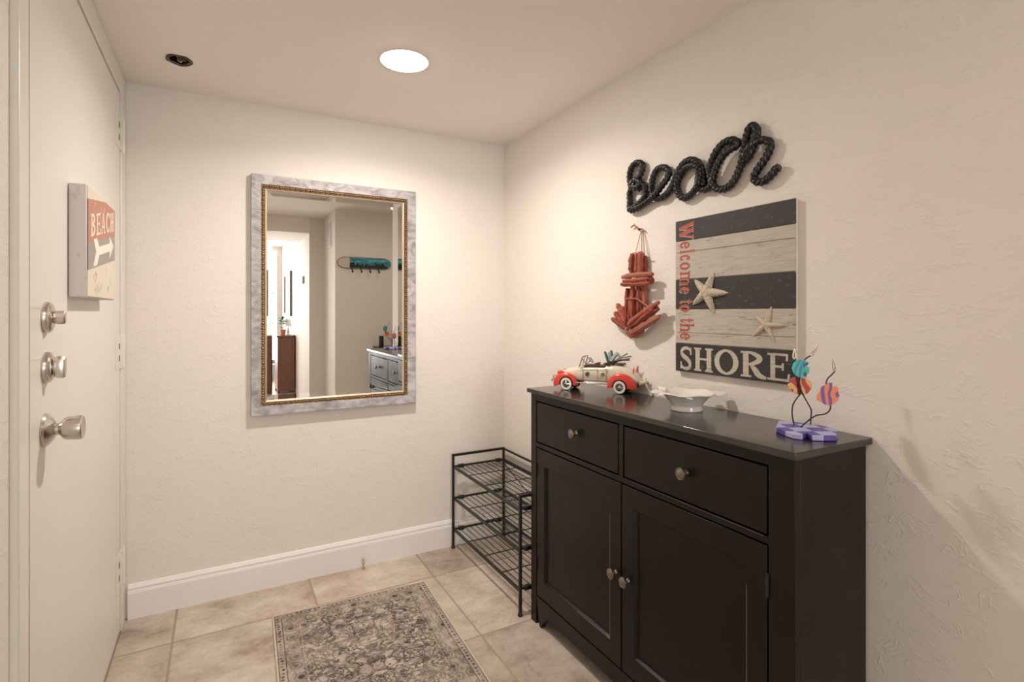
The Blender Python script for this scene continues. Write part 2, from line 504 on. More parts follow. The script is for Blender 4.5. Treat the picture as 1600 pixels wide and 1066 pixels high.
# ------------------------------------------------------------ letters
def bar(x0, y0, x1, y1, w, w1=None):
    w1 = w if w1 is None else w1
    dx, dy = x1 - x0, y1 - y0; L = math.hypot(dx, dy); nx, ny = -dy / L, dx / L
    return [(x0 - nx * w / 2, y0 - ny * w / 2), (x1 - nx * w1 / 2, y1 - ny * w1 / 2), (x1 + nx * w1 / 2, y1 + ny * w1 / 2), (x0 + nx * w / 2, y0 + ny * w / 2)]
def arcs(cx, cy, rx, ry, a0, a1, thick, thin, n=18):
    out = []
    for k in range(n):
        q = []
        for t in (k / n, (k + 1) / n):
            a = math.radians(a0 + (a1 - a0) * t)
            w = thin + (thick - thin) * abs(math.cos(a))
            q.append(((cx + (rx) * math.cos(a), cy + (ry) * math.sin(a)), (cx + (rx - w) * math.cos(a), cy + (ry - min(w, thin * 1.0 + (thick - thin) * abs(math.cos(a)))) * math.sin(a))))
        out.append([q[0][0], q[1][0], q[1][1], q[0][1]])
    return out
def spath(pts, ws):
    """thick polyline with varying width, as quads"""
    P = []
    for i, (x, y) in enumerate(pts):
        a = pts[max(i - 1, 0)]; b = pts[min(i + 1, len(pts) - 1)]
        dx, dy = b[0] - a[0], b[1] - a[1]; L = math.hypot(dx, dy) or 1
        P.append(((x - dy / L * ws[i] / 2, y + dx / L * ws[i] / 2), (x + dy / L * ws[i] / 2, y - dx / L * ws[i] / 2)))
    return [[P[i][0], P[i + 1][0], P[i + 1][1], P[i][1]] for i in range(len(P) - 1)]
def smooth2(pts, n=6):
    out = []
    for i in range(len(pts) - 1):
        p0 = pts[max(i - 1, 0)]; p1 = pts[i]; p2 = pts[i + 1]; p3 = pts[min(i + 2, len(pts) - 1)]
        for k in range(n):
            t = k / n
            out.append(tuple(.5 * ((2 * p1[c]) + (-p0[c] + p2[c]) * t + (2 * p0[c] - 5 * p1[c] + 4 * p2[c] - p3[c]) * t * t + (-p0[c] + 3 * p1[c] - 3 * p2[c] + p3[c]) * t ** 3) for c in range(len(p1))))
    out.append(tuple(pts[-1]))
    return out
def glyph(ch, T=.22):
    """polygons in a box of width 1, cap height 1 (x-height .68 for small letters)"""
    t, s = .09, .075      # thick, thin, serif
    P = []
    def stem(x, y0=0, y1=1, w=T, ser=.36, top=True, bot=True):
        P.append(bar(x, y0, x, y1, w))
        if bot: P.append(bar(x - ser / 2, y0 + s / 2, x + ser / 2, y0 + s / 2, s))
        if top: P.append(bar(x - ser / 2, y1 - s / 2, x + ser / 2, y1 - s / 2, s))
    if ch == 'S':
        pts = smooth2([(.90, .74), (.80, .90), (.50, .955), (.20, .86), (.16, .70), (.36, .57), (.64, .45), (.84, .29), (.76, .10), (.48, .045), (.20, .10), (.10, .27)], 4)
        n = len(pts); ws = [t + (T - t) * (math.sin(PI * i / (n - 1)) ** 1.5) for i in range(n)]
        P += spath(pts, ws); P.append(bar(.90, .66, .90, .98, s * 1.3)); P.append(bar(.10, .02, .10, .34, s * 1.3))
    elif ch == 'H':
        stem(.22); stem(.78); P.append(bar(.22, .52, .78, .52, t))
    elif ch == 'O': P += arcs(.5, .5, .5, .52, 0, 360, T * .95, t, 40)
    elif ch == 'R':
        stem(.22, ser=.42); P += arcs(.36, .74, .50, .27, -90, 90, T, t, 20); P.append(bar(.22, .965, .40, .965, t)); P.append(bar(.22, .50, .40, .50, t))
        P += spath(smooth2([(.42, .48), (.58, .30), (.74, .10), (1.0, .03)], 5), [t + (T - t) * math.sin(PI * i / 15) for i in range(16)])
    elif ch == 'E':
        stem(.26, ser=.5); P.append(bar(.26, .965, .92, .965, t)); P.append(bar(.92, .99, .90, .74, s * 1.2)); P.append(bar(.26, .52, .72, .52, t)); P.append(bar(.72, .66, .72, .38, s * 1.2))
        P.append(bar(.26, .04, .96, .04, t)); P.append(bar(.96, .0, 1.0, .28, s * 1.2))
    elif ch == 'B':
        stem(.24, ser=.42); P += arcs(.42, .75, .44, .26, -90, 90, T, t, 16); P += arcs(.42, .27, .52, .28, -90, 90, T, t, 16)
        for y in (.965, .52, .035): P.append(bar(.24, y, .44, y, t))
    elif ch == 'A':
        P.append(bar(.14, 0, .50, 1, t)); P.append(bar(.50, 1, .84, 0, T * .8)); P.append(bar(.27, .34, .74, .34, t)); P.append(bar(0, s / 2, .30, s / 2, s)); P.append(bar(.66, s / 2, 1, s / 2, s))
    elif ch == 'C':
        P += arcs(.55, .5, .5, .52, 50, 310, T, t, 28); P.append(bar(.90, .70, .90, 1.0, s * 1.3)); P.append(bar(.90, .03, .90, .30, s))
    elif ch == 'W':
        P.append(bar(.10, 1, .32, 0, T * .8)); P.append(bar(.32, 0, .52, .9, t)); P.append(bar(.44, 1, .68, 0, T * .8)); P.append(bar(.68, 0, .90, 1, t))
        for x in (.12, .46, .90): P.append(bar(x - .13, 1 - s / 2, x + .13, 1 - s / 2, s))
    elif ch == 'e':
        P += arcs(.5, .34, .46, .36, 0, 325, T * 1.2, t * .9, 30); P.append(bar(.10, .37, .94, .37, t * .8))
    elif ch == 'l': P.append(bar(.5, 0, .5, 1, T * 2)); P.append(bar(.1, s / 2, .95, s / 2, s)); P.append(bar(.1, 1 - s / 2, .5, 1 - s / 2, s))
    elif ch == 'c': P += arcs(.52, .34, .46, .36, 45, 320, T * 1.2, t, 24); P.append([(.62 + .14 * math.cos(a * PI / 6), .52 + .09 * math.sin(a * PI / 6)) for a in range(12)])
    elif ch == 'o': P += arcs(.5, .34, .48, .36, 0, 360, T * 1.25, t * .9, 32)
    elif ch == 'm':
        for x in (.16, .50, .84): P.append(bar(x, 0, x, .60, T * .62)); P.append(bar(x - .13, s / 2, x + .13, s / 2, s))
        P.append(bar(.02, .66, .16, .66, s)); P.append(bar(.16, .58, .16, .68, T * .6))
        for x in (.33, .67): P += arcs(x, .52, .235, .17, 0, 180, T * .62, t, 12)
    elif ch == 't': P.append(bar(.45, .06, .45, .92, T * 1.3)); P.append(bar(.05, .66, .95, .66, s)); P += arcs(.66, .20, .34, .20, 180, 330, T, t, 10)
    elif ch == 'h':
        P.append(bar(.22, 0, .22, 1, T)); P.append(bar(.78, 0, .78, .48, T)); P += arcs(.50, .44, .39, .26, 0, 180, T, t, 16)
        for x in (.22, .78): P.append(bar(x - .2, s / 2, x + .2, s / 2, s))
        P.append(bar(.02, 1 - s / 2, .22, 1 - s / 2, s))
    return P

# ------------------------------------------------------------ beach block sign on the door
SX = -.296
sign = thing('beach_block_sign', 'thick wooden block sign reading BEACH with arrow, hung on the entry door', 'sign', (DX, 1.888, 1.252))
Y0, Y1, Z0, Z1 = 1.693, 2.083, 1.253, 1.540
mb = MB(); mb.box(DX + .0005, SX - .001, Y0, Y1, Z0, Z1)
bmat, g = custom('worn_block_side')
pp = g.xyz(g.pos()); n_ = g.noise(g.pos(), 40, 4)
g.col(g.mix(g.ramp(n_, [(.60, 0.0), (.72, 1.0)]), (.70, .65, .63), (.56, .50, .47))); g.rough(.6)
build('block', mb, [bmat], sign, bevel=.003)
fn = lambda u, v, d: Vector((SX - .001 + d, u, v))
def band(poly, m, d, nm, lab):
    mb = MB(); mb.prism(poly, fn, 0.0, d); o = build(nm, mb, m, sign); o['label'] = lab
def faded(name, c, c2, amt=.62):
    m, g = custom(name); n_ = g.noise(g.pos(), 60, 5, .7)
    g.col(g.mix(g.ramp(n_, [(amt, 0.0), (amt + .08, 1.0)]), c, c2)); g.rough(.6); return m
M_BCREAM = faded('sign_cream', (.74, .66, .54), (.50, .40, .30), .64)
M_BRED = faded('sign_faded_red', (.50, .23, .165), (.60, .36, .28), .55)
M_BGREY = faded('sign_grey', (.36, .32, .29), (.45, .40, .36), .6)
i_ = .003
band([(Y0 + i_, Z0 + i_), (Y1 - i_, Z0 + i_), (Y1 - i_, Z1 - i_), (Y0 + i_, Z1 - i_)], M_BCREAM, .0012, 'face_panel', 'cream face with worn brown edges')
band([(Y0 + .003, 1.390), (Y1 - .003, 1.456), (Y1 - .003, 1.536), (1.93, 1.5365), (Y0 + .003, 1.504)], M_BRED, .0020, 'red_band', 'faded red slanted band')
band([(Y0 + .003, 1.322), (Y1 - .003, 1.380), (Y1 - .003, 1.456), (Y0 + .003, 1.390)], M_BGREY, .0020, 'grey_band', 'warm grey slanted band')
M_IVORY = faded('ivory_lettering', (.82, .74, .60), (.62, .45, .34), .6)
mb = MB()
# lettering runs left to right with the rising slant of the band
word = 'BEACH'; ux0, ux1 = 1.717, 2.060
for i, ch in enumerate(word):
    w_ = (ux1 - ux0) / 5
    for P in glyph(ch):
        mb.prism([(ux0 + w_ * (i + .07 + x * .84), (1.410 + (ux0 + w_ * (i + x) - ux0) * .17) + y * .058) for x, y in P], fn, .0018, .0030)
o = build('lettering', mb, M_IVORY, sign); o['label'] = 'ivory letters BEACH'
mb = MB()
ay = lambda u: 1.352 + (u - 1.70) * .17
A = [(1.765, .012), (1.985, .012), (1.985, .034), (2.050, 0), (1.985, -.034), (1.985, -.012), (1.83, -.012), (1.80, -.036), (1.755, -.036), (1.79, 0), (1.755, .036), (1.80, .036), (1.83, .012)][1:]
mb.prism([(u, ay(u) + .010 + v) for u, v in A], fn, .0018, .0030)
o = build('arrow', mb, mat('arrow_white', (.84, .79, .72), .6), sign); o['label'] = 'white arrow pointing right'
for cu, cv, rot in ((1.79, 1.31, .5), (1.85, 1.285, -.6), (1.96, 1.335, .1), (2.02, 1.31, .1), (1.98, 1.28, -.5), (1.81, 1.275, .7)):
    mb = MB()
    for k in range(2):
        c = [((.011 if math.sin(a) > 0 else .008) * math.cos(a) + (k - .5) * .026, .024 * math.sin(a)) for a in [j * PI / 8 for j in range(16)]]
        if k and cu > 1.95: continue
        mb.prism([(cu + x * math.cos(rot) - y * math.sin(rot), cv + (x * math.sin(rot) + y * math.cos(rot)) * .55) for x, y in c], fn, .0010, .0016)
    o = build('printed_sandals', mb, faded('print_grey', (.46, .42, .36), (.72, .64, .52), .42), sign); o['label'] = 'faded grey sandal prints'

# ------------------------------------------------------------ framed mirror
MX0, MX1, MZ0, MZ1 = .114, .853, .764, 1.817
mirror = thing('framed_mirror', 'rectangular wall mirror in a silver grey frame with gold beading inside', 'mirror', ((MX0 + MX1) / 2, BACK, MZ0))
def rect_frame(mb, prof):
    """prof: list of (inset, depth out from wall) swept round the rectangle"""
    rings = []
    for i, d in prof:
        rings.append([(MX0 + i, BACK - d, MZ0 + i), (MX1 - i, BACK - d, MZ0 + i), (MX1 - i, BACK - d, MZ1 - i), (MX0 + i, BACK - d, MZ1 - i)])
    R = [mb.ring(r) for r in rings]
    for a, b in zip(R, R[1:]): mb.bridge(a, b)
fm, g = custom('silver_grey_wood')
p = g.pos()
streak = g.noise(g.mapv(p, (5, 6, 9), (0, .5, 0)), 3, 6, .65, .7)
g.col(g.ramp(streak, [(.36, (.25, .225, .23)), (.48, (.37, .34, .345)), (.62, (.50, .465, .47))])); g.rough(.38); g.b.inputs['Metallic'].default_value = .4
g.bump(streak, .1, .001)
mb = MB(); rect_frame(mb, [(0, .001), (0, .026), (.002, .030), (.040, .022), (.042, .017)])
build('frame', mb, fm, mirror, smooth=20)
mgold = mat('antique_gold', (.26, .165, .085), .3, 1.0, var=.6, vscale=300)
mb = MB(); rect_frame(mb, [(.040, .014), (.041, .018), (.055, .016), (.056, .010)])
# carved beading: knots along the gold strip
def bead_line(a, b, n):
    a, b = Vector(a), Vector(b)
    for k in range(n):
        c = a.lerp(b, (k + .5) / n); d = (b - a).normalized()
        r1, r2 = (.0064, .0062) if k % 2 == 0 else (.0042, .0048)
        q = Vector((0, 1, 0)).cross(d)
        rings = []
        for lat in (-60, -20, 20, 60):
            L = math.radians(lat)
            rings.append([c + d * math.sin(L) * r2 + (q * math.cos(x) + Vector((0, 1, 0)) * math.sin(x)) * r1 * math.cos(L) for x in [j * PI / 3 + (k % 3) for j in range(6)]])
        mb.loft(rings)
bi = .0480; yb = BACK - .0185
nx, nz = 60, 88
bead_line((MX0 + bi, yb, MZ0 + bi), (MX1 - bi, yb, MZ0 + bi), nx); bead_line((MX0 + bi, yb, MZ1 - bi), (MX1 - bi, yb, MZ1 - bi), nx)
bead_line((MX0 + bi, yb, MZ0 + bi), (MX0 + bi, yb, MZ1 - bi), nz); bead_line((MX1 - bi, yb, MZ0 + bi), (MX1 - bi, yb, MZ1 - bi), nz)
o = build('beading', mb, mgold, mirror, smooth=50); o['label'] = 'carved antique gold beading'
mb = MB(); rect_frame(mb, [(.056, .012), (.057, .0165), (.063, .0135), (.0645, .0085)])
o = build('inner_lip', mb, mat('champagne_leaf', (.74, .60, .46), .35, .7), mirror, smooth=20); o['label'] = 'champagne coloured inner lip'
mgl, g = custom('mirror_silver'); g.b.inputs['Metallic'].default_value = 1; g.b.inputs['Roughness'].default_value = 0.0
g.b.inputs['Base Color'].default_value = (.93, .94, .92, 1)
gi, bv = .0630, .0225
x0, x1, z0, z1 = MX0 + gi, MX1 - gi, MZ0 + gi, MZ1 - gi
mb = MB()
o4 = mb.ring([(x0, BACK - .0092, z0), (x1, BACK - .0092, z0), (x1, BACK - .0092, z1), (x0, BACK - .0092, z1)])
i4 = mb.ring([(x0 + bv, BACK - .0086, z0 + bv), (x1 - bv, BACK - .0086, z0 + bv), (x1 - bv, BACK - .0086, z1 - bv), (x0 + bv, BACK - .0086, z1 - bv)])
b4 = mb.ring([(x0, BACK - .003, z0), (x1, BACK - .003, z0), (x1, BACK - .003, z1), (x0, BACK - .003, z1)])
mb.bridge(o4, i4); mb.face(*i4); mb.bridge(b4, o4); mb.face(*b4)
build('mirror_glass', mb, mgl, mirror)

# ------------------------------------------------------------ black cabinet
CX, CTX = 1.078, 1.065                 # front plane of body, front edge of top
CY0, CY1 = .700, 1.800
TOPZ = .915
cab = thing('sideboard_cabinet', 'tall black brown cabinet with two drawers over two panel doors against right wall', 'cabinet', (1.22, 1.25, 0))
mb = MB(); mb.box(CTX, RIGHT - .002, CY0 - .010, CY1 + .012, TOPZ - .0165, TOPZ)
build('cabinet_top', mb, M_TOP, cab, bevel=.002)
FB = CX + .020                         # back of face frame
zt = TOPZ - .0165
rails = MB()
# face frame
DT, DB, DRT, DRB = .6895, .113, .868, .7105   # door top/bottom, drawer top/bottom
dl, dr = (1.275, 1.760), (.765, 1.251)         # drawer spans (Y): left one, right one
ol, orr = (1.263, 1.760), (.765, 1.261)        # door spans
g_ = .0025
def fr(y0, y1, z0, z1): rails.box(CX, FB, y0, y1, z0, z1)
fr(CY0, dr[0] - g_, .0, zt); fr(dl[1] + g_, CY1, .0, zt)
fr(dr[0] - g_, dl[1] + g_, DRT + g_, zt)
fr(dr[0] - g_, dl[1] + g_, DT + g_, DRB - g_)
fr(dr[1] + g_, dl[0] - g_, DRB - g_, DRT + g_)
# apron with curved brackets
nseg = 10
pts = [(dl[1] + g_ + .0, DB - g_), (dr[0] - g_, DB - g_)]
low = [(dr[0] - g_, .0)]
for k in range(nseg + 1):
    a = k / nseg * PI / 2
    low.append((dr[0] - g_ + .012 + .05 * math.sin(a) - .0, .055 * math.sin(a) ** .6 if a else .0))
hi_ = [(CY0 + CY1 - y, z) for y, z in reversed(low)]
poly = [(dr[0] - g_, DB - g_)] + low + hi_ + [(dl[1] + g_, DB - g_)]
a = rails.ring([(CX, y, z) for y, z in poly]); b = rails.ring([(FB, y, z) for y, z in poly])
rails.bridge(a, b); rails.face(*reversed(a)); rails.face(*b)
build('face_frame', rails, M_BLACK, cab, bevel=.0012)
mb = MB()
mb.box(FB, RIGHT - .012, CY0, CY0 + .018, .0, zt)
build('side_panel', mb, M_BLACK, cab, bevel=.0012)
mb = MB()
mb.box(FB, RIGHT - .012, CY1 - .018, CY1, .0, zt)
build('side_panel', mb, M_BLACK, cab, bevel=.0012)
mb = MB(); mb.box(CX - .0004, CX + .0006, dr[0] + .01, dr[0] + .27, DRB - .0032, DRB - .0024)  # thin pale strips on the drawer rail and the top's front edge
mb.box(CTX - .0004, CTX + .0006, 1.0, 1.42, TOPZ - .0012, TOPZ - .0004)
o = build('pale_edge', mb, M_PALE, cab); o['label'] = 'thin pale strips along the front edges'
mb = MB(); mb.box(RIGHT - .02, RIGHT - .012, CY0 + .018, CY1 - .018, .05, zt); mb.box(FB, RIGHT - .02, CY0 + .018, CY1 - .018, .085, .10)
mb.box(FB, RIGHT - .02, CY0 + .018, CY1 - .018, .695, .705)
build('back_panel', mb, M_GAP, cab)
def knob(y, z, parent, r=.0165):
    mb = MB()
    mb.lathe([(.008, 0), (.0075, .002), (.0058, .006), (.0055, .013), (.009, .016), (r * .92, .0185), (r, .0215), (r * .97, .0240), (r * .86, .0248), (r * .80, .0238), (r * .70, .0250), (r * .45, .0272), (0, .0280)], (CX + .001, y, z), '-x', 36)
    return build('knob', mb, M_PEWTER, parent, smooth=30)
for (a, b), kz in ((dl, (1.497, .796)), (dr, (1.003, .790))):
    mb = MB(); mb.box(CX + .001, CX + .020, a + g_, b - g_, DRB + g_, DRT - g_)
    d = build('drawer', mb, M_BLACK, cab, bevel=.0015)
    knob(kz[0], kz[1], d)
def cab_door(a, b, py, kz, hinge_y):
    """framed door with recessed flat panel"""
    z0, z1 = DB + g_, DT - g_
    a += g_ * .7; b -= g_ * .7
    p0, p1, q0, q1 = py[0], py[1], .180, .626
    mb = MB()
    o_ = [(a, z0), (b, z0), (b, z1), (a, z1)]; n_ = [(p0, q0), (p1, q0), (p1, q1), (p0, q1)]
    s_ = .006; m_ = [(p0 + s_, q0 + s_), (p1 - s_, q0 + s_), (p1 - s_, q1 - s_), (p0 + s_, q1 - s_)]
    R = [mb.ring([(FB, y, z) for y, z in o_]), mb.ring([(CX + .001, y, z) for y, z in o_]), mb.ring([(CX + .001, y, z) for y, z in n_]),
         mb.ring([(CX + .0055, y, z) for y, z in [(u + (s_ * .4 if u == p0 else -s_ * .4), v + (s_ * .4 if v == q0 else -s_ * .4)) for u, v in n_]]),
         mb.ring([(CX + .0105, y, z) for y, z in m_])]
    for u, v in zip(R, R[1:]): mb.bridge(u, v)
    mb.face(*R[-1]); mb.face(*R[0])
    d = build('door', mb, M_BLACK, cab, bevel=.0008)
    mb = MB(); mb.box(CX + .0006, CX + .0016, p0 - .0012, p0 + .0004, q0 + .01, q1 - .05)  # thin pale strips beside and below the recessed panel
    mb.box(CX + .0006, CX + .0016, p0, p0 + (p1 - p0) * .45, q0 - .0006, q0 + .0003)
    o = build('pale_edge', mb, M_PALE, d); o['label'] = 'thin pale strips along the panel edge'
    knob(kz[0], kz[1], d)
    for hz in (.600, .235):
        mb = MB(); mb.cyl((CX - .002, hinge_y, hz - .026), (CX - .002, hinge_y, hz + .026), .0042, n=12)
        build('hinge', mb, M_PLASTIC, d, smooth=30)
cab_door(ol[0], ol[1], (1.317, 1.707), (1.288, .404), 1.761)
cab_door(orr[0], orr[1], (.820, 1.205), (1.231, .402), .764)

# ------------------------------------------------------------ shoe rack
rack = thing('shoe_rack', 'dark metal three tier wire shoe rack between cabinet and back wall', 'shoe rack', (1.20, 2.18, 0))
RX0, RX1, RY0, RY1 = 1.049, 1.343, 1.836, 2.533
TZ = .477
for x, y in ((RX0, RY0), (RX0, RY1), (RX1, RY0), (RX1, RY1)):
    mb = MB(); mb.box(x - .0058, x + .0058, y - .0058, y + .0058, .012, TZ)
    l = build('leg', mb, M_IRON, rack, bevel=.0015)
    mb = MB(); mb.lathe([(.0085, 0), (.0105, .003), (.010, .010), (.007, .014), (.0, .016)], (x, y, 0), 'z', 16)
    build('foot_cap', mb, M_PLASTIC, l, smooth=30)
for y in (RY0, RY1):
    mb = MB(); mb.box(RX0 - .0058, RX1 + .0058, y - .0058, y + .0058, TZ - .004, TZ + .008)
    build('top_bar', mb, M_IRON, rack, bevel=.0015)
mb = MB(); mb.box(RX1 - .0045, RX1 + .0045, RY0, RY1, TZ - .004, TZ + .005)
build('back_rail', mb, M_IRON, rack, bevel=.001)
for zs in (.424, .262, .102):
    mb = MB()
    for y in (RY0 + .012, RY1 - .012): mb.tube([(RX0, y, zs), (RX1, y, zs)], .0055, 10)
    for x in (RX0 + .004, RX1 - .004): mb.box(x - .004, x + .004, RY0 + .010, RY1 - .010, zs - .012, zs + .002)
    sh = build('shelf_frame', mb, M_IRON, rack, bevel=.0008)
    mb = MB()
    nw = 10
    for k in range(1, nw):
        x = RX0 + (RX1 - RX0) * k / nw
        mb.tube([(x, RY0 + .012, zs), (x, RY1 - .012, zs)], .0019, 6)
    for fy in (.25, .5, .75):
        y = RY0 + (RY1 - RY0) * fy
        mb.tube([(RX0 + .004, y, zs - .004), (RX1 - .004, y, zs - .004)], .0022, 6)
    build('wires', mb, M_IRON, sh)
    for y in (RY0 + .012, RY1 - .012):
        for x in (RX0 + .040, RX1 - .040):
            mb = MB(); mb.box(x - .016, x + .016, y - .009, y + .009, zs - .010, zs + .008)
            build('clamp', mb, M_PLASTIC, sh, bevel=.003)
mb = MB(); mb.tube([(RX1 - .006, RY1 - .02, .40), (RX1 - .01, RY0 + .35, .30)], .0025, 6)
build('brace', mb, M_IRON, rack)

# ------------------------------------------------------------ rug
RA = math.radians(-2.3)
rug_o = Vector((.178, 2.298, 0))
RW_, RL_ = .626, 1.12
def rug_mat():
    m, g = custom('distressed_oriental_weave')
    X, Y, Z = g.xyz(g.pos())      # x across 0..RW_, y 0..-RL_
    yy = g.math('MULTIPLY', Y, -1.0)
    dx = g.math('MINIMUM', X, g.math('SUBTRACT', RW_, X))
    dy = g.math('MINIMUM', yy, g.math('SUBTRACT', RL_, yy))
    d = g.math('MINIMUM', dx, dy)
    mx = g.math('ABSOLUTE', g.math('SUBTRACT', X, RW_ / 2)); my = g.math('ABSOLUTE', g.math('SUBTRACT', yy, RL_ / 2))
    sym = g.comb(mx, my, 0.0)
    wn = g.n('ShaderNodeTexNoise'); wn.inputs['Scale'].default_value = 30; wn.inputs['Detail'].default_value = 3; g.put(wn.inputs[0], g.pos())
    sv = g.n('ShaderNodeVectorMath', operation='SCALE'); g.put(sv.inputs[0], wn.outputs['Color']); sv.inputs[3].default_value = .020
    av = g.n('ShaderNodeVectorMath', operation='ADD'); g.put(av.inputs[0], sym); g.put(av.inputs[1], sv.outputs[0])
    v = av.outputs[0]
    # scrolling vines: contour lines of warped noise and cell borders
    c1 = g.math('ABSOLUTE', g.math('SUBTRACT', g.noise(v, 17, 3, .6, 1.3), .5))
    vines = g.ramp(c1, [(.0, 1.0), (.03, .75), (.065, 0.0)])
    c2 = g.vor(v, 24, 'DISTANCE_TO_EDGE')
    petals = g.ramp(c2, [(.0, .9), (.07, .35), (.13, 0.0)])
    buds = g.ramp(g.vor(v, 17), [(.12, 1.0), (.24, .3), (.34, 0.0)])
    ring = g.ramp(g.math('ABSOLUTE', g.math('SUBTRACT', g.vor(v, 13), .36)), [(.0, .9), (.05, 0.0)])
    pat = g.math('MAXIMUM', g.math('MAXIMUM', vines, g.math('MULTIPLY', petals, .7)), g.math('MAXIMUM', g.math('MULTIPLY', buds, .8), ring))
    # border rosettes
    vb = g.comb(X, yy, 0.0)
    ros = g.ramp(g.vor(vb, 17, rnd=.25), [(.10, 1.0), (.22, .65), (.28, .05), (.34, .75), (.44, .15)])
    small = g.ramp(g.vor(vb, 58, rnd=.3), [(.22, 1.0), (.42, 0.15)])
    def step(lo, hi):
        return g.math('MULTIPLY', g.math('GREATER_THAN', d, lo), g.math('LESS_THAN', d, hi))
    b1 = step(.010, .033); b2 = step(.033, .097); lines = g.math('ADD', g.math('ADD', step(.0065, .0105), step(.031, .034)), g.math('MULTIPLY', step(.086, .089), .5))
    field = g.math('GREATER_THAN', d, .097)
    tot = g.math('ADD', g.math('MULTIPLY', b1, small), g.math('MULTIPLY', b2, g.math('MAXIMUM', ros, g.math('MULTIPLY', vines, .6))))
    tot = g.math('ADD', tot, g.math('MULTIPLY', field, pat)); tot = g.math('ADD', tot, g.math('MULTIPLY', lines, .75), None, True)
    fade = g.ramp(g.noise(g.pos(), 5.5, 4, .6), [(.35, .6), (.55, 1.0)])
    grain = g.ramp(g.noise(g.pos(), 150, 3, .7), [(.36, .55), (.52, 1.0)])
    f = g.math('MULTIPLY', g.math('MULTIPLY', tot, fade), grain)
    cloud = g.ramp(g.noise(g.pos(), 13, 5, .65), [(.42, 0.0), (.66, 1.0)])
    base = g.mix(cloud, (.50, .425, .36), (.32, .265, .225))
    c = g.mix(f, base, (.036, .030, .026))
    edge = g.math('LESS_THAN', d, .0065)
    c = g.mix(edge, c, (.58, .50, .42))
    g.col(c); g.rough(.95); g.b.inputs['Specular IOR Level'].default_value = .1
    g.bump(g.noise(g.pos(), 420, 2), .5, .0015)
    return m
mb = MB(); mb.box(0, RW_, -RL_, 0, .0004, .0075)
rug = build('area_rug', mb, rug_mat(), bevel=.002)
rug.location = rug_o; rug.rotation_euler = (0, 0, RA)
tag(rug, 'small distressed oriental rug in grey and beige on the tile floor', 'rug')

# ------------------------------------------------------------ spring door stop
ds = thing('baseboard_door_stop', 'small brass hinge pin style door stop on the floor at the back baseboard', 'door stop', (.59, 2.535, 0))
mb = MB()
mb.lathe([(.0085, 0), (.0085, .002), (.0035, .004), (.0032, .020), (.0058, .026), (.0062, .030), (.0045, .034)], (.592, 2.530, 0), 'z', 16)
build('post', mb, mat('satin_brass', (.62, .50, .34), .3, 1.0), ds, smooth=30)
mb = MB()
mb.tube([(.592, 2.530, .033), (.588, 2.529, .041), (.5845, 2.528, .048)], [.005, .0072, .004], 12)
mb.tube([(.592, 2.530, .033), (.596, 2.529, .041), (.599, 2.528, .048)], [.005, .0072, .004], 12)
o = build('fork', mb, mat('pale_nickel', (.75, .70, .62), .22, 1.0), ds, smooth=40); o['label'] = 'forked shiny tip'

# ------------------------------------------------------------ ceiling: can light and missing fixture
can = thing('recessed_can_light', 'round white recessed ceiling light glowing over the entry', 'ceiling light', (CAN[0], CAN[1], CEIL))
mb = MB(); mb.lathe([(.0815, .03), (.0815, -.001), (.086, -.003), (.086, -.0005), (.079, .0), (.072, .004), (.070, .03)], (CAN[0], CAN[1], CEIL), 'z', 48, caps=False)
build('trim_ring', mb, mat('white_enamel', (.84, .80, .76), .35), can, smooth=40)
mb = MB(); mb.lathe([(.0725, .003), (.0722, 0), (.062, -.005), (.04, -.008), (0, -.009)], (CAN[0], CAN[1], CEIL), 'z', 48)
build('glowing_lens', mb, mat('lit_lens', (1, .95, .88), .4, emit=130.0), can)
hf = thing('exposed_ceiling_fixture', 'small rusty open socket in a rough ceiling hole near the door', 'ceiling fitting', (HOLE.x, HOLE.y, CEIL))
mrust = mat('rusty_metal', (.20, .075, .045), .7, .3, var=.6, vscale=90)
mb = MB()
for R_, h_ in ((.0325, .012),):
    n = 40; rings = []
    for r, h in ((.030, .03), (.0305, -.002), (.039, -.006), (.0425, -.004), (.0425, .0), (.040, .03)):
        rings.append([Vector((HOLE.x + (r + .0015 * math.sin(5 * a_ + r * 900)) * math.cos(a_), HOLE.y + (r + .0015 * math.sin(5 * a_)) * math.sin(a_), CEIL + h + .0014 * math.sin(3 * a_ + 1))) for a_ in [2 * PI * k / n for k in range(n)]])
    mb.loft(rings, caps=False)
build('ring', mb, mat('tarnished_dark_metal', (.10, .08, .06), .4, .8, var=.6, vscale=120), hf, smooth=40)
mb = MB(); mb.lathe([(.040, .045), (.040, .048)], (HOLE.x, HOLE.y, CEIL), 'z', 24)
mb.lathe([(.010, .05), (.010, .004), (.007, -.002), (.0, -.003)], (HOLE.x + .006, HOLE.y - .004, CEIL), 'z', 16)
build('socket', mb, M_GAP, hf, smooth=30)
mb = MB()
for k, (a_, l_) in enumerate(((-.9, .020), (-1.4, .022), (-.5, .018))):
    c = Vector((HOLE.x + .016 * math.cos(a_), HOLE.y + .016 * math.sin(a_), CEIL + .004))
    mb.tube([c + Vector((0, 0, .03)), c + Vector((.002, 0, 0)), c + Vector((.006 * math.cos(a_), .006 * math.sin(a_), -.009))], [.006, .007, .004], 8)
build('rust_flakes', mb, mrust, hf, smooth=40)
mb = MB(); mb.tube([(HOLE.x - .006, HOLE.y + .012, CEIL + .02), (HOLE.x - .004, HOLE.y + .012, CEIL + .002), (HOLE.x + .004, HOLE.y + .008, CEIL - .004), (HOLE.x + .012, HOLE.y + .004, CEIL + .004)], .0028, 8)
o = build('wire_loop', mb, mat('pale_wire', (.62, .58, .50), .4), hf, smooth=40); o['label'] = 'pale grey loop'

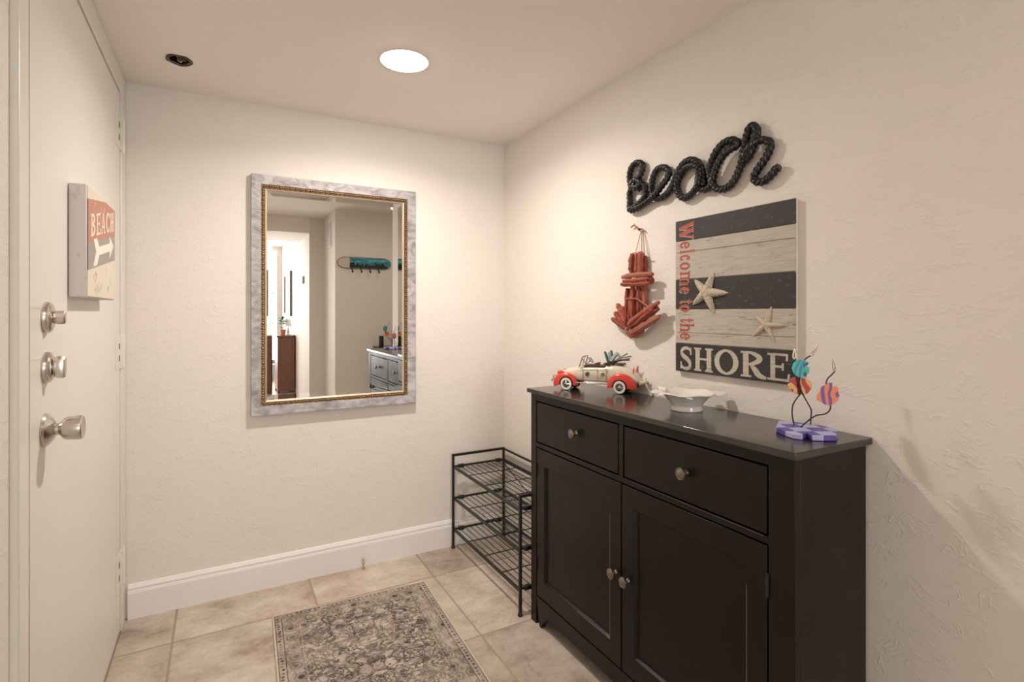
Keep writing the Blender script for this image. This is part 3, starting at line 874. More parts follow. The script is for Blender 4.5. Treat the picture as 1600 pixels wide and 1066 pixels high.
# ------------------------------------------------------------ rope word "Beach"
rope = thing('rope_word_sign', 'black twisted rope script spelling Beach on the right wall', 'wall sign', (RIGHT, 1.23, 1.6))
z1p = lambda x, y: (950 + x / 5.333, 180 + y / 5.333)
def rp(x, y, d):
    q = at(*z1p(x, y), X=RIGHT - .016 - d); return q
path = [(225, 578, .0), (190, 610, .002), (215, 548, .006), (262, 560, .010), (236, 605, .012), (195, 592, .004), (180, 520, .0), (196, 440, .0), (246, 396, .0), (290, 420, .0), (272, 490, .001), (240, 556, .001),
        (222, 590, .0), (262, 612, -.001), (292, 580, .0), (312, 618, .0), (300, 690, .0), (240, 752, .001), (186, 792, .0)]
stemB = [(232, 572, .006), (184, 640, .0), (182, 720, .0), (186, 792, .0), (250, 772, .004), (330, 720, .004), (388, 668, .010), (440, 600, .010), (490, 530, .006), (508, 470, .002), (465, 436, .0), (405, 460, .0), (370, 540, .0), (362, 630, .0),
         (395, 690, .0), (450, 690, .0), (505, 640, .0), (548, 560, .003), (580, 480, .006), (630, 405, .006), (690, 374, .006), (750, 396, .004), (776, 450, .003), (790, 520, .003), (800, 590, .002)]
aoval = [(760, 440, .012), (716, 420, .012), (650, 440, .004), (598, 510, .0), (574, 590, .0), (596, 668, .0), (645, 692, .0), (700, 655, .002), (745, 590, .008), (760, 520, .014), (748, 450, .016)]
cpath = [(764, 470, .008), (750, 560, .004), (775, 612, .0), (822, 620, .0), (862, 580, .002), (880, 510, .008), (905, 430, .010), (950, 350, .010), (1010, 292, .008), (1060, 262, .004), (1080, 232, .0), (1040, 208, .0), (975, 228, .0),
         (915, 285, .0), (870, 370, .0), (848, 460, .0), (858, 540, .0), (890, 604, .0), (950, 622, .0), (1015, 590, .0), (1065, 520, .0), (1100, 440, .0), (1125, 350, .0), (1140, 260, .0), (1158, 170, .0), (1180, 105, .0), (1215, 92, .0),
         (1240, 130, .002), (1228, 210, .006), (1200, 290, .008), (1172, 350, .004), (1145, 372, .0), (1150, 320, .010), (1185, 260, .014), (1240, 220, .008), (1300, 210, .0), (1350, 232, .0), (1342, 300, .0), (1300, 380, .0),
         (1245, 460, .0), (1218, 520, .0), (1240, 556, .0), (1300, 552, .0), (1360, 500, .0), (1395, 455, .0), (1428, 432, .0)]
def rope_mesh(mb, pts, R=.0120, pitch=.046, n=21):
    P = [rp(*p_) for p_ in pts]
    dense = smooth2([tuple(p_) for p_ in P], 14)
    D = [Vector(p_) for p_ in dense]
    # resample evenly
    L = [0]
    for a, b in zip(D, D[1:]): L.append(L[-1] + (b - a).length)
    tot = L[-1]; step = .0022; N = int(tot / step); out = []; j = 0
    for k in range(N + 1):
        s_ = tot * k / N
        while j < len(L) - 2 and L[j + 1] < s_: j += 1
        t = (s_ - L[j]) / max(1e-9, L[j + 1] - L[j]); out.append(D[j].lerp(D[j + 1], min(1, t)))
    rings = []
    nrm = Vector((-1, 0, 0))
    for k, c in enumerate(out):
        d = (out[min(k + 1, N)] - out[max(k - 1, 0)]).normalized()
        u = d.cross(nrm).normalized(); v = u.cross(d).normalized()
        ph = 2 * PI * (tot * k / N) / pitch
        rr = []
        for q in range(n):
            a = 2 * PI * q / n
            w_ = abs(math.cos(1.5 * (a - ph)))
            r = R * (.48 + .55 * w_ ** .5)
            rr.append(c + u * r * math.cos(a) + v * r * math.sin(a))
        rings.append(rr)
    mb.loft(rings)
mrope = mat('black_rope', (.0050, .0042, .0058), .33, var=.3, vscale=200, bump=.2, bscale=500, spec=.55)
for nm, pts in (('letter_b', path + [(200, 770, .004)]), ('letter_e', stemB), ('letter_a', aoval), ('letters_c_h', cpath)):
    mb = MB(); rope_mesh(mb, pts)
    o = build('rope_strand', mb, mrope, rope, smooth=60)
# ------------------------------------------------------------ driftwood anchor
anc = thing('driftwood_anchor', 'red painted driftwood anchor hanging on cords under the rope word', 'wall ornament', (RIGHT, 1.50, 1.12))
z2p = lambda x, y: (930 + x / 4.846, 330 + y / 4.846)
mred = []
for i, c in enumerate(((.36, .070, .038), (.44, .105, .06), (.28, .055, .036), (.42, .14, .085))):
    m, g = custom('red_driftwood_%s' % 'abcd'[i]); p = g.pos()
    s_ = g.noise(g.mapv(p, (30, 30, 8)), 4, 5, .7)
    g.col(g.mix(g.ramp(s_, [(.35, 0.0), (.68, 1.0)]), tuple(k * .62 for k in c), c)); g.rough(.75); g.bump(s_, .6, .003); mred.append(m)
def stick(x0, y0, x1, y1, w_, d, k):
    rnd = random.Random(k * 17 + 3)
    a, b = at(*z2p(x0, y0), X=RIGHT - .014 - d), at(*z2p(x1, y1), X=RIGHT - .014 - d)
    R = w_ / 4.846 * 1.95 / 826 / 2 * 1.10
    n = 9; pts = []; rr = []
    side = (b - a).normalized().cross(Vector((1, 0, 0)))
    bow = rnd.uniform(-.12, .12) * R * 3
    for i in range(n):
        t = i / (n - 1)
        c = a.lerp(b, t) + side * bow * math.sin(PI * t) + Vector((rnd.uniform(-1, 1), rnd.uniform(-1, 1), rnd.uniform(-1, 1))) * R * .08
        pts.append(c); rr.append(R * (.90 + .12 * math.sin(PI * t)) * rnd.uniform(.88, 1.10))
    rr[0] *= .72; rr[-1] *= .72
    pts.insert(0, pts[0].lerp(pts[1], .04)); rr.insert(0, rr[0]); rr[0] *= .7; pts[0], pts[1] = pts[0].lerp(pts[1], -.02), pts[1]
    mb = MB(); mb.tube(pts, rr, 7)
    for i in range(len(mb.v)):
        nn = noise.noise(mb.v[i] * 90 + Vector((k, k, k)))
        mb.v[i] += Vector((-.6, .5, .5)) * (nn + .5 * noise.noise(mb.v[i] * 230)) * R * .38
    o = build('driftwood_piece', mb, mred[k % 4], anc, smooth=24, bevel=.0006)
sticks = [(285, 325, 280, 468, 50, .006), (345, 312, 335, 468, 52, .012), (378, 338, 376, 465, 36, .0), (312, 322, 306, 465, 30, .014),
          (245, 585, 235, 855, 38, .004), (285, 565, 282, 812, 46, .012), (326, 568, 332, 775, 44, .012), (372, 565, 378, 725, 46, .002), (350, 600, 352, 780, 34, .008),
          (172, 705, 236, 850, 46, .008), (128, 812, 246, 895, 36, .010), (205, 722, 238, 830, 36, .004), (150, 765, 236, 880, 42, .006),
          (482, 690, 245, 860, 36, .030), (478, 740, 262, 878, 36, .026), (490, 795, 268, 925, 46, .024), (440, 735, 330, 830, 34, .032), (365, 905, 262, 948, 34, .016), (470, 720, 340, 850, 40, .014), (235, 880, 262, 945, 30, .016), (262, 590, 262, 860, 40, -.003), (305, 600, 300, 880, 44, -.002), (300, 840, 300, 940, 60, .004),
          (205, 502, 436, 478, 40, .024), (198, 552, 412, 545, 38, .028), (210, 530, 400, 508, 26, .034), (395, 500, 432, 535, 50, .016)]
for k, s_ in enumerate(sticks): stick(*s_, k)
mcord = mat('red_brown_cord', (.36, .15, .10), .8)
def cord(pts, r, d, m=mcord, nm='cord'):
    mb = MB(); mb.tube([at(*z2p(x, y), X=RIGHT - .004 - (d if not isinstance(d, list) else d[i])) for i, (x, y) in enumerate(pts)], r, 7)
    return build(nm, mb, m, anc, smooth=50)
cord([(348, 150), (325, 240), (304, 320)], .0013, [.004, .012, .02])
cord([(352, 150), (352, 240), (350, 320)], .0013, [.004, .012, .02])
cord([(358, 150), (368, 240), (373, 330)], .0013, [.004, .01, .014])
cord([(272, 122), (296, 104), (312, 124), (330, 142), (352, 134), (368, 150)], .0030, .006)
cord([(222, 668), (262, 658), (315, 664), (360, 694), (405, 728)], .0024, .040)
cord([(280, 322), (300, 316), (340, 322), (372, 320)], .0024, .028)
cord([(240, 930), (262, 952), (310, 960), (350, 945), (370, 915)], .0024, .026)
mb = MB(); q = at(*z2p(356, 140), X=RIGHT)
mb.cyl((RIGHT, q.y, q.z), (RIGHT - .014, q.y, q.z), .0018, n=10); mb.cyl((RIGHT - .012, q.y, q.z), (RIGHT - .014, q.y, q.z), .0042, n=14)
build('nail', mb, M_IRON, anc, smooth=30)

# ------------------------------------------------------------ welcome board
BX = 1.350
board = thing('shore_plank_sign', 'striped black and cream plank sign reading Welcome to the SHORE with starfish', 'wall sign', (RIGHT, 1.076, 1.017))
def plank(name, c, c2, lines=True):
    m, g = custom(name); p = g.pos()
    gr = g.noise(g.mapv(p, (3, 4, 90)), 3, 5, .65)
    cr = g.noise(g.mapv(p, (2, 3.0, 55), loc=(1, 4, 2)), 2.2, 3, .5, .25)
    crack = g.ramp(g.math('ABSOLUTE', g.math('SUBTRACT', cr, .5)), [(0.0, 1.0), (.006, 1.0), (.012, 0.0)])
    cm = g.ramp(g.noise(g.mapv(p, (1, 3, 9)), 3, 3), [(.50, 0.0), (.58, 1.0)])
    col = g.mix(g.ramp(gr, [(.3, 0.0), (.75, 1.0)]), c, tuple(k * .66 for k in c))
    chip = g.ramp(g.noise(g.mapv(p, (1, 5, 22)), 9, 4, .7), [(.61, 0.0), (.66, 1.0)])
    col = g.mix(g.math('MULTIPLY', chip, .55), col, c2)
    if lines: col = g.mix(g.math('MULTIPLY', g.math('MULTIPLY', crack, cm), .85), col, (.05, .04, .035))
    g.col(col); g.rough(.6); g.bump(gr, .25, .0015)
    return m
M_PD = plank('plank_charcoal', (.036, .030, .030), (.22, .19, .17), False)
M_PC = plank('plank_cream', (.56, .51, .435), (.44, .39, .32))
ya, yb_ = .866, 1.288
mb = MB(); mb.box(RIGHT - .001, BX + .004, ya + .002, yb_ - .002, 1.020, 1.516)
o = build('backing', mb, M_CREAMEDGE, board, bevel=.001); o['label'] = 'cream side of the board'
zs_ = [(1.451, 1.518, 0), (1.413, 1.4495, 1), (1.3245, 1.4115, 1), (1.2255, 1.323, 0), (1.1485, 1.2240, 1), (1.1135, 1.1472, 1), (1.0195, 1.1120, 0)]
for a, b, c in zs_:
    mb = MB(); mb.box(BX + .0045, BX, ya, yb_, a, b)
    o = build('plank', mb, M_PC if c else M_PD, board, bevel=.0012)
    o['label'] = 'weathered cream plank' if c else 'worn charcoal plank'
fb = lambda u, v, d: Vector((BX - d, u, v))
mb = MB()
for ch, px0, px1 in (('S', 1062.5, 1081.5), ('H', 1083.5, 1115), ('O', 1116.5, 1154), ('R', 1157, 1197.5), ('E', 1199, 1233)):
    u0, u1 = at(px0, 570, X=1.336).y, at(px1, 570, X=1.336).y
    for P in glyph(ch): mb.prism([(u0 + (u1 - u0) * x, 1.0275 + .074 * y) for x, y in P], fb, -.0005, .0007)
o = build('lettering', mb, plank('letter_cream', (.62, .56, .46), (.30, .26, .22)), board); o['label'] = 'cream serif letters SHORE'
mb = MB()
for ch, z0, z1 in (('W', 1.509, 1.453), ('e', 1.448, 1.423), ('l', 1.420, 1.407), ('c', 1.405, 1.382), ('o', 1.380, 1.353), ('m', 1.350, 1.302), ('e', 1.299, 1.275), ('t', 1.258, 1.243), ('o', 1.241, 1.216), ('t', 1.196, 1.181), ('h', 1.179, 1.150), ('e', 1.148, 1.124)):
    for P in glyph(ch, .245): mb.prism([(1.268 - .059 * y, z0 + (z1 - z0) * x) for x, y in P], fb, -.0005, .0008)
o = build('lettering', mb, mat('faded_red_letter', (.40, .085, .06), .6, var=.3, vscale=90), board); o['label'] = 'red serif letters Welcome to the'
mb = MB()
for ch, z0, z1 in (('W', 1.509, 1.453), ('e', 1.448, 1.423), ('l', 1.420, 1.407), ('c', 1.405, 1.382), ('o', 1.380, 1.353), ('m', 1.350, 1.302), ('e', 1.299, 1.275), ('t', 1.258, 1.243), ('o', 1.241, 1.216), ('t', 1.196, 1.181), ('h', 1.179, 1.150), ('e', 1.148, 1.124)):
    for P in glyph(ch, .245): mb.prism([(1.2698 - .059 * y, z0 - .0014 + (z1 - z0) * x) for x, y in P], fb, -.0005, .0005)
o = build('letter_outline', mb, mat('pale_letter_outline', (.56, .44, .36), .6), board); o['label'] = 'pale offset outline of the red letters'
def starfish(c, tips, R, m, lab, bumps):
    mb = MB()
    cy, cz = c
    A = sorted([(math.atan2(z - cz, y - cy), math.hypot(y - cy, z - cz)) for y, z in tips])
    n = len(A); rings = 9
    # silhouette : each arm gets a left, tip and right chain, filled with a raised ridge
    for i, (a, L) in enumerate(A):
        d = Vector((0, math.cos(a), math.sin(a))); s_ = Vector((0, -math.sin(a), math.cos(a)))
        secs = []
        for k in range(12):
            t = k / 11
            c0 = Vector((BX, cy, cz)) + d * L * (t * 1.0 - .02)
            w_ = R * (1 - t) ** .75 * .95 + R * .26 * (1 - t ** 6) + .0004; h_ = w_ * 1.05
            secs.append([c0 + s_ * w_ * math.cos(q) + Vector((-1, 0, 0)) * max(0, math.sin(q)) * h_ for q in [j * PI / 7 for j in range(8)]] + [c0 + s_ * -w_ * .3, c0 + s_ * w_ * .3])
        mb.loft(secs)
    if bumps:
        for i, v in enumerate(mb.v):
            nn = noise.noise(v * 260); mb.v[i] = v + Vector((-.0012 * abs(nn) * 2, 0, 0))
    o = build('starfish', mb, m, board, smooth=60); o['label'] = lab
mstar, g = custom('starfish_skin'); p = g.pos(); s_ = g.vor(p, 240)
g.col(g.ramp(s_, [(.1, (.74, .68, .58)), (.5, (.56, .46, .35)), (.8, (.40, .31, .23))])); g.rough(.85); g.bump(g.math('SUBTRACT', 1.0, s_), .8, .002)
starfish((1.159, 1.277), [(1.129, 1.341), (1.076, 1.273), (1.127, 1.207), (1.215, 1.238), (1.208, 1.321)], .0135, mstar, 'large cream starfish with bumpy skin', True)
mstar2, g = custom('starfish_skin_smooth'); p = g.pos(); s_ = g.vor(p, 300)
g.col(g.ramp(s_, [(.1, (.66, .58, .47)), (.8, (.46, .35, .25))])); g.rough(.85); g.bump(s_, .4, .001)
starfish((.952, 1.179), [(.935, 1.232), (.889, 1.179), (.924, 1.129), (.995, 1.145), (.987, 1.207)], .0075, mstar2, 'smaller slim tan starfish', True)

board.scale = (1, 1.0105, 1.0105); board.location = (RIGHT, 1.076 * 1.0105, EYE + 1.0105 * (1.017 - EYE))

# ------------------------------------------------------------ toy car (local frame: x forward, y left, z up)
car = thing('toy_convertible_car', 'vintage cream and red tin toy convertible with luggage on the black cabinet', 'toy car', (1.261, 1.619, TOPZ), math.atan2(.847, -.532))
M_CREAM = mat('aged_cream_enamel', (.62, .55, .43), .35, coat=.3, var=.25, vscale=60)
M_RED = mat('glossy_red_enamel', (.62, .045, .03), .25, coat=.5, var=.1)
M_CHROME = mat('worn_chrome', (.70, .66, .60), .22, 1.0, var=.2, vscale=200)
M_RUB = mat('toy_tyre_rubber', (.018, .018, .018), .6)
M_WW = mat('whitewall', (.78, .75, .70), .5)
def carpart(name, mb, m, par=None, **k): return build(name, mb, m, par or car, local=True, **k)
# body loft along x
secs = [(-.178, .040, .048, .020), (-.165, .036, .068, .028), (-.145, .034, .085, .033), (-.115, .033, .100, .035), (-.080, .033, .104, .036), (-.048, .034, .104, .037),
        (-.040, .036, .098, .038), (.0, .036, .097, .038), (.040, .036, .096, .037), (.060, .036, .092, .035), (.090, .036, .086, .031), (.120, .036, .078, .026), (.140, .037, .066, .021), (.152, .040, .055, .015)]
rings = []
for x, zb, zt_, w_ in secs:
    r = []
    for k in range(20):
        a = 2 * PI * k / 20
        ca, sa = math.cos(a), math.sin(a)
        y = w_ * (abs(ca) ** .55) * (1 if ca >= 0 else -1)
        z = (zb + zt_) / 2 + (zt_ - zb) / 2 * (abs(sa) ** .6) * (1 if sa >= 0 else -1)
        if sa > .0: y *= 1 - .18 * sa
        r.append(Vector((x, y, z)))
    rings.append(r)
mb = MB(); mb.loft(rings)
body = carpart('body', mb, M_CREAM, smooth=40)
mb = MB()   # open cockpit well and seats
mb.box(-.046, .042, -.029, .029, .0935, .0985)
carpart('cockpit', mb, mat('cockpit_dark', (.05, .035, .025), .7), smooth=30)
mb = MB(); mb.box(-.048, -.036, -.027, .027, .096, .110); mb.box(-.008, .000, -.027, -.003, .096, .108); mb.box(-.008, .000, .003, .027, .096, .108)
carpart('seat', mb, mat('brown_seat', (.16, .08, .045), .6), bevel=.003)
# fenders
def fender(cx, side, R0, ang0, ang1, wd, stretch):
    mb = MB(); n = 22; rings = []
    for k in range(n + 1):
        a = math.radians(ang0 + (ang1 - ang0) * k / n)
        e = 1 + stretch * max(0, -math.cos(a)) ** 2 if stretch > 0 else 1 - stretch * max(0, math.cos(a)) ** 2
        prof = [(.026, R0 * .98 * e), (.038, R0 * 1.0 * e), (.0445, R0 * .95 * e), (.0475, R0 * .86 * e), (.0480, .0285), (.0455, .0285), (.026, .0290)]
        rings.append([Vector((cx + r * math.cos(a), side * y, .025 + r * math.sin(a) * (1.0))) for y, r in prof])
    mb.loft(rings)
    return carpart('fender', mb, M_RED, smooth=50)
for sd in (-1, 1):
    fender(.1055, sd, .042, -14, 188, .02, -.38)
    fender(-.1055, sd, .050, -8, 186, .02, .22)
# wheels
for wx in (-.1055, .1055):
    for sd in (-1, 1):
        c = Vector((wx, sd * .041, .025))
        mb = MB(); R_ = .025
        n = 36
        prof = [(.014, -.006), (.021, -.0075), (.0245, -.005), (.025, 0), (.0245, .005), (.022, .0070), (.014, .0065)]
        mb.loft([[c + Vector((r * math.cos(2 * PI * k / n), sd * h, r * math.sin(2 * PI * k / n))) for k in range(n)] for r, h in prof])
        w_ = carpart('wheel', mb, M_RUB, smooth=50)
        mb = MB(); mb.loft([[c + Vector((r * math.cos(2 * PI * k / n), sd * h, r * math.sin(2 * PI * k / n))) for k in range(n)] for r, h in ((.0228, .0066), (.0222, .0078), (.0150, .0078), (.0145, .0066))], caps=False)
        o = build('whitewall', mb, M_WW, w_, local=True, smooth=40); o['label'] = 'white tyre band'
        mb = MB()
        for k in range(12):
            a = 2 * PI * k / 12
            mb.tube([c + Vector((.003 * math.cos(a), sd * .0078, .003 * math.sin(a))), c + Vector((.0148 * math.cos(a), sd * .0072, .0148 * math.sin(a)))], .0009, 5)
        mb.loft([[c + Vector((r * math.cos(2 * PI * k / 16), sd * h, r * math.sin(2 * PI * k / 16))) for k in range(16)] for r, h in ((.0045, .006), (.0045, .0088), (.002, .0104))])
        o = build('spokes', mb, M_CHROME, w_, local=True, smooth=40); o['label'] = 'chrome wire spokes and hub'
mb = MB()
for sd in (-1, 1): mb.box(-.060, .066, sd * .036, sd * .046, .030, .0345)
carpart('running_board', mb, M_CHROME, bevel=.001)
mb = MB()
mb.tube([(.166, -.044, .034), (.172, -.03, .036), (.174, 0, .036), (.172, .03, .036), (.166, .044, .034)], .0038, 8)
mb.tube([(.171, .018, .036), (.173, .018, .050)], .0028, 6); mb.tube([(.171, -.018, .036), (.173, -.018, .050)], .0028, 6); mb.tube([(.173, -.02, .050), (.173, .02, .050)], .0022, 6)
mb.tube([(.150, .018, .036), (.171, .018, .036)], .0025, 6); mb.tube([(.150, -.018, .036), (.171, -.018, .036)], .0025, 6)
carpart('front_bumper', mb, M_CHROME, smooth=50)
mb = MB()
mb.tube([(-.180, -.044, .044), (-.192, -.03, .046), (-.194, 0, .046), (-.192, .03, .046), (-.180, .044, .044)], .0062, 8)
mb.tube([(-.193, .018, .046), (-.196, .018, .062)], .003, 6); mb.tube([(-.193, -.018, .046), (-.196, -.018, .062)], .003, 6)
mb.tube([(-.165, .018, .044), (-.193, .018, .046)], .0025, 6)
carpart('rear_bumper', mb, mat('cream_bumper', (.66, .58, .45), .35, .3), smooth=50)
for sd in (-1, 1):
    mb = MB(); c = Vector((.138, sd * .030, .066))
    mb.loft([[c + Vector((h, r * math.cos(2 * PI * k / 14), r * math.sin(2 * PI * k / 14))) for k in range(14)] for r, h in ((.004, -.016), (.0085, -.004), (.0095, .004), (.0085, .007), (.002, .009))])
    carpart('headlamp', mb, [M_RED], smooth=50)
    mb = MB(); c = Vector((-.152, sd * .026, .088))
    mb.tube([c + Vector((0, 0, -.012)), c, c + Vector((-.002, 0, .012))], [.0028, .0028, .0008], 8)
    carpart('tail_lamp', mb, M_RED, smooth=50)
mb = MB()   # windshield frame, leaning back
wf = [(.058, -.031, .090), (.046, -.029, .126), (.044, -.022, .131), (.044, .022, .131), (.046, .029, .126), (.058, .031, .090)]
mb.tube(wf, .0022, 6); mb.tube([(.045, 0, .131), (.057, 0, .091)], .0014, 6)
mb.tube([(.056, .031, .092), (.030, .031, .100), (.046, .029, .124)], .0016, 6)
carpart('windshield_frame', mb, mat('tin_trim', (.30, .25, .20), .35, .9), smooth=40)
mb = MB()
c = Vector((.016, .014, .118)); ax = Vector((-.75, 0, .66)).normalized(); e1 = Vector((0, 1, 0)); e2 = ax.cross(e1)
mb.tube([c + (e1 * math.cos(t) + e2 * math.sin(t)) * .011 for t in [2 * PI * k / 18 for k in range(18)]], .0016, 6, closed=True)
mb.tube([c, c - ax * .028], .0015, 6); mb.tube([c + e1 * .011, c - e1 * .011], .001, 5)
carpart('steering_wheel', mb, M_IRON, smooth=40)
# folded soft top and luggage bundle
mb = MB(); mb.tube([(-.050, -.028, .104), (-.060, -.02, .111), (-.062, 0, .112), (-.060, .02, .111), (-.050, .028, .104)], .0065, 8); mb.tube([(-.070, -.024, .108), (-.074, 0, .112), (-.070, .024, .108)], .006, 8)
carpart('folded_top', mb, mat('dark_canvas', (.035, .028, .024), .8), smooth=50)
M_TEAL = mat('pale_teal_canvas', (.40, .50, .49), .6); M_DTEAL = mat('dark_teal_stripe', (.05, .12, .12), .6)
mb = MB()
def slab(p0, p1, w0, w1, th, m=0):
    p0, p1 = Vector(p0), Vector(p1); d = (p1 - p0).normalized(); s1 = Vector((0, 1, 0)); n1 = d.cross(s1).normalized()
    mb.slot(m)
    mb.loft([[p + s1 * sg * w / 2 + n1 * sn * th / 2 for sg, sn in ((-1, -1), (1, -1), (1, 1), (-1, 1))] for p, w in ((p0, w0), (p0.lerp(p1, .5), (w0 + w1) / 2 * 1.15), (p1, w1))])
slab((-.052, .012, .112), (-.038, .012, .152), .018, .010, .006, 1)
slab((-.056, .004, .114), (-.050, .004, .150), .018, .012, .005, 0)
slab((-.066, -.006, .118), (-.056, -.006, .156), .018, .010, .006, 1)
slab((-.060, 0, .116), (-.082, 0, .148), .030, .022, .010, 0)
slab((-.082, 0, .147), (-.096, 0, .126), .020, .012, .006, 0)
carpart('deck_chair', mb, [M_TEAL, M_DTEAL], bevel=.001)
mb = MB()
for y, z, x1, z1 in ((.012, .122, -.140, .138), (.004, .120, -.132, .128), (-.008, .124, -.120, .146), (-.002, .118, -.128, .122)):
    mb.tube([(-.072, y, z - .006), (-.100, y, (z + z1) / 2), (x1, y, z1)], [.0016, .0022, .0028], 6)
carpart('ski_bundle', mb, mat('dark_wood_sticks', (.10, .075, .055), .5), smooth=40)
mb = MB(); mb.box(-.112, -.080, -.020, .020, .103, .110)
carpart('suitcase', mb, mat('brown_leather', (.075, .045, .028), .5), bevel=.003)
# painted flowers and door seams on both sides
for sd in (-1, 1):
    for cx, cz, r, m in ((.022, .066, .0115, mat('flower_black', (.03, .025, .02), .5)), (-.038, .067, .0100, mat('flower_brown', (.22, .11, .05), .5))):
        mb = MB()
        for k in range(6):
            a = PI * k / 3 + .3
            ex, ez = cx + r * math.cos(a), cz + r * math.sin(a)
            mx, mz = cx + r * .6 * math.cos(a), cz + r * .6 * math.sin(a); px_, pz_ = -math.sin(a) * r * .22, math.cos(a) * r * .22
            mb.prism([(cx, cz), (mx + px_, mz + pz_), (ex, ez), (mx - px_, mz - pz_)], lambda u, v, d: Vector((u, sd * (.0372 + d), v)), -.001, .0012)
        o = build('painted_flower', mb, m, body, local=True)
    mb = MB()
    for x in (.040, -.018, -.052): mb.box(x - .0005, x + .0005, sd * .0365, sd * .0384, .042, .088)
    mb.box(-.06, .062, sd * .0362, sd * .0380, .0875, .0885)
    build('door_seam', mb, mat('seam_brown', (.26, .19, .12), .6), body, local=True)

# ------------------------------------------------------------ white bowl
BC = Vector((1.252, 1.163, TOPZ))
bowl = thing('turtle_bowl', 'white ceramic bowl with wavy rim and turtle flipper handles on the cabinet', 'bowl', BC)
def wv(q, a, k):
    w_ = max(0, (q.z - .02) / .035)
    q = Vector(q)
    r_ = 1 + .03 * w_ * math.cos(6 * a + .4)
    q.x *= r_; q.y *= r_
    q.z += .0018 * w_ * math.sin(6 * a + 1.2)
    return q
mb = MB()
mb.lathe([(.040, .004), (.044, 0), (.047, .001), (.0475, .008), (.045, .013), (.047, .018), (.056, .030), (.068, .043), (.080, .051), (.083, .053), (.081, .0555), (.070, .049), (.058, .036), (.046, .022), (.030, .017), (.0, .016)], BC, 'z', 72, warp=wv)
M_CER = mat('white_ceramic', (.78, .74, .70), .14, coat=.4, var=.03, bump=.05, bscale=40)
build('bowl_body', mb, M_CER, bowl, smooth=60)
def flipper(ang, L, w_, curl, tilt=.0):
    d = Vector((math.cos(ang), math.sin(ang), 0)); s_ = Vector((-math.sin(ang), math.cos(ang), 0))
    secs = []
    for k in range(9):
        t = k / 8
        c = BC + Vector((0, 0, .052 + tilt * t)) + d * (.074 + L * t) + s_ * curl * t * t
        ww = w_ * (.45 + .75 * math.sin(PI * min(1, t * .8 + .12))) * (1 - t ** 4 * .8); hh = .0050 * (1 - .4 * t); sg = 1 if s_.dot(Vector((SN, CS, 0))) > 0 else -1
        secs.append([c + s_ * ww * math.cos(q) + Vector((0, 0, 1)) * (hh * math.sin(q) + sg * ww * .32 * math.cos(q)) for q in [j * PI / 5 for j in range(10)]])
    mb = MB(); mb.loft(secs)
    build('flipper', mb, M_CER, bowl, smooth=60)
cr_ = math.atan2(-.4825 - .1, .8759)     # screen right on the cabinet top
flipper(cr_ + .10, .045, .016, -.014, -.001)
flipper(cr_ + PI - .08, .036, .012, .014, .003)
flipper(cr_ + PI + .35, .022, .007, -.006, -.004)
flipper(cr_ + PI / 2 + .75, .026, .010, .004, .008)
flipper(cr_ - PI / 2 - .2, .006, .014, 0, -.004)

# ------------------------------------------------------------ fish sculpture
fs = thing('fish_photo_holder', 'painted metal holder with three tropical fish on wavy wires and purple base', 'ornament', (1.27, .80, TOPZ))
z6 = lambda x, y: (1190 + x / 5.92, 520 + y / 5.92)
base_xy = [at(*z6(x, y), Z=TOPZ + .013) for x, y in ((130, 872), (205, 905), (285, 932), (375, 945), (420, 925), (470, 950), (600, 955), (690, 955), (705, 925), (690, 890), (560, 858), (440, 842), (320, 826), (160, 812))]
fm_, g = custom('purple_check_paint'); X, Y, Z = g.xyz(g.mapv(g.pos(), (1, 1, 1), (0, 0, .55)))
chk = g.n('ShaderNodeTexChecker'); chk.inputs['Scale'].default_value = 24; g.put(chk.inputs[0], g.comb(X, Y, 0.31))
chk.inputs[1].default_value = (.42, .44, .68, 1); chk.inputs[2].default_value = (.10, .06, .33, 1)
g.col(chk.outputs[0]); g.rough(.4)
mb = MB()
lo = mb.ring([(p.x, p.y, TOPZ + .0005) for p in base_xy]); hi = mb.ring([(p.x, p.y, TOPZ + .013) for p in base_xy])
mb.bridge(lo, hi); mb.face(*hi); mb.face(*reversed(lo))
build('base', mb, fm_, fs, bevel=.0015)
def wire(pts, t0, t1, nm='wire'):
    n = len(pts)
    P = [at(*z6(x, y), t=t0 + (t1 - t0) * min(1, i / 4)) for i, (x, y) in enumerate(pts)]
    mb = MB(); mb.tube([Vector(p) for p in smooth2([tuple(p) for p in P], 5)], .0016, 7)
    return build(nm, mb, M_PLASTIC, fs, smooth=60)
B1 = 1.356; 
wire([(300, 850), (283, 760), (290, 670), (330, 600), (358, 560), (345, 470), (330, 410), (285, 380), (268, 330), (290, 270), (303, 232)], 1.352, 1.250)
wire([(452, 855), (455, 790), (460, 720), (425, 650), (385, 575), (350, 470), (372, 330), (392, 262), (420, 232), (455, 212)], 1.350, 1.252)
wire([(360, 876), (430, 815), (500, 768), (585, 752), (628, 720), (638, 660), (615, 560), (598, 478), (610, 428), (645, 392), (676, 360)], 1.318, 1.270)
def clip(x0, y0, x1, y1, t):
    a, b = at(*z6(x0, y0), t=t), at(*z6(x1, y1), t=t)
    mb = MB(); d = b - a; s_ = Vector((CS, -SN, 0))
    for sg in (-1, 1): mb.tube([a + s_ * sg * .0022, a + d * .35 + s_ * sg * .0030, b + s_ * sg * .0004], [.0020, .0022, .0012], 6)
    mb.cyl(a - d * .1, a + d * .1, .0028, n=8)
    return build('clip', mb, mat('zinc_clip', (.45, .38, .32), .35, .9), fs, smooth=50)
clip(460, 205, 520, 108, 1.252); clip(676, 350, 664, 240, 1.270); clip(300, 238, 303, 150, 1.250)
VN = Vector((math.sin(YAW + .52), math.cos(YAW + .52), 0))
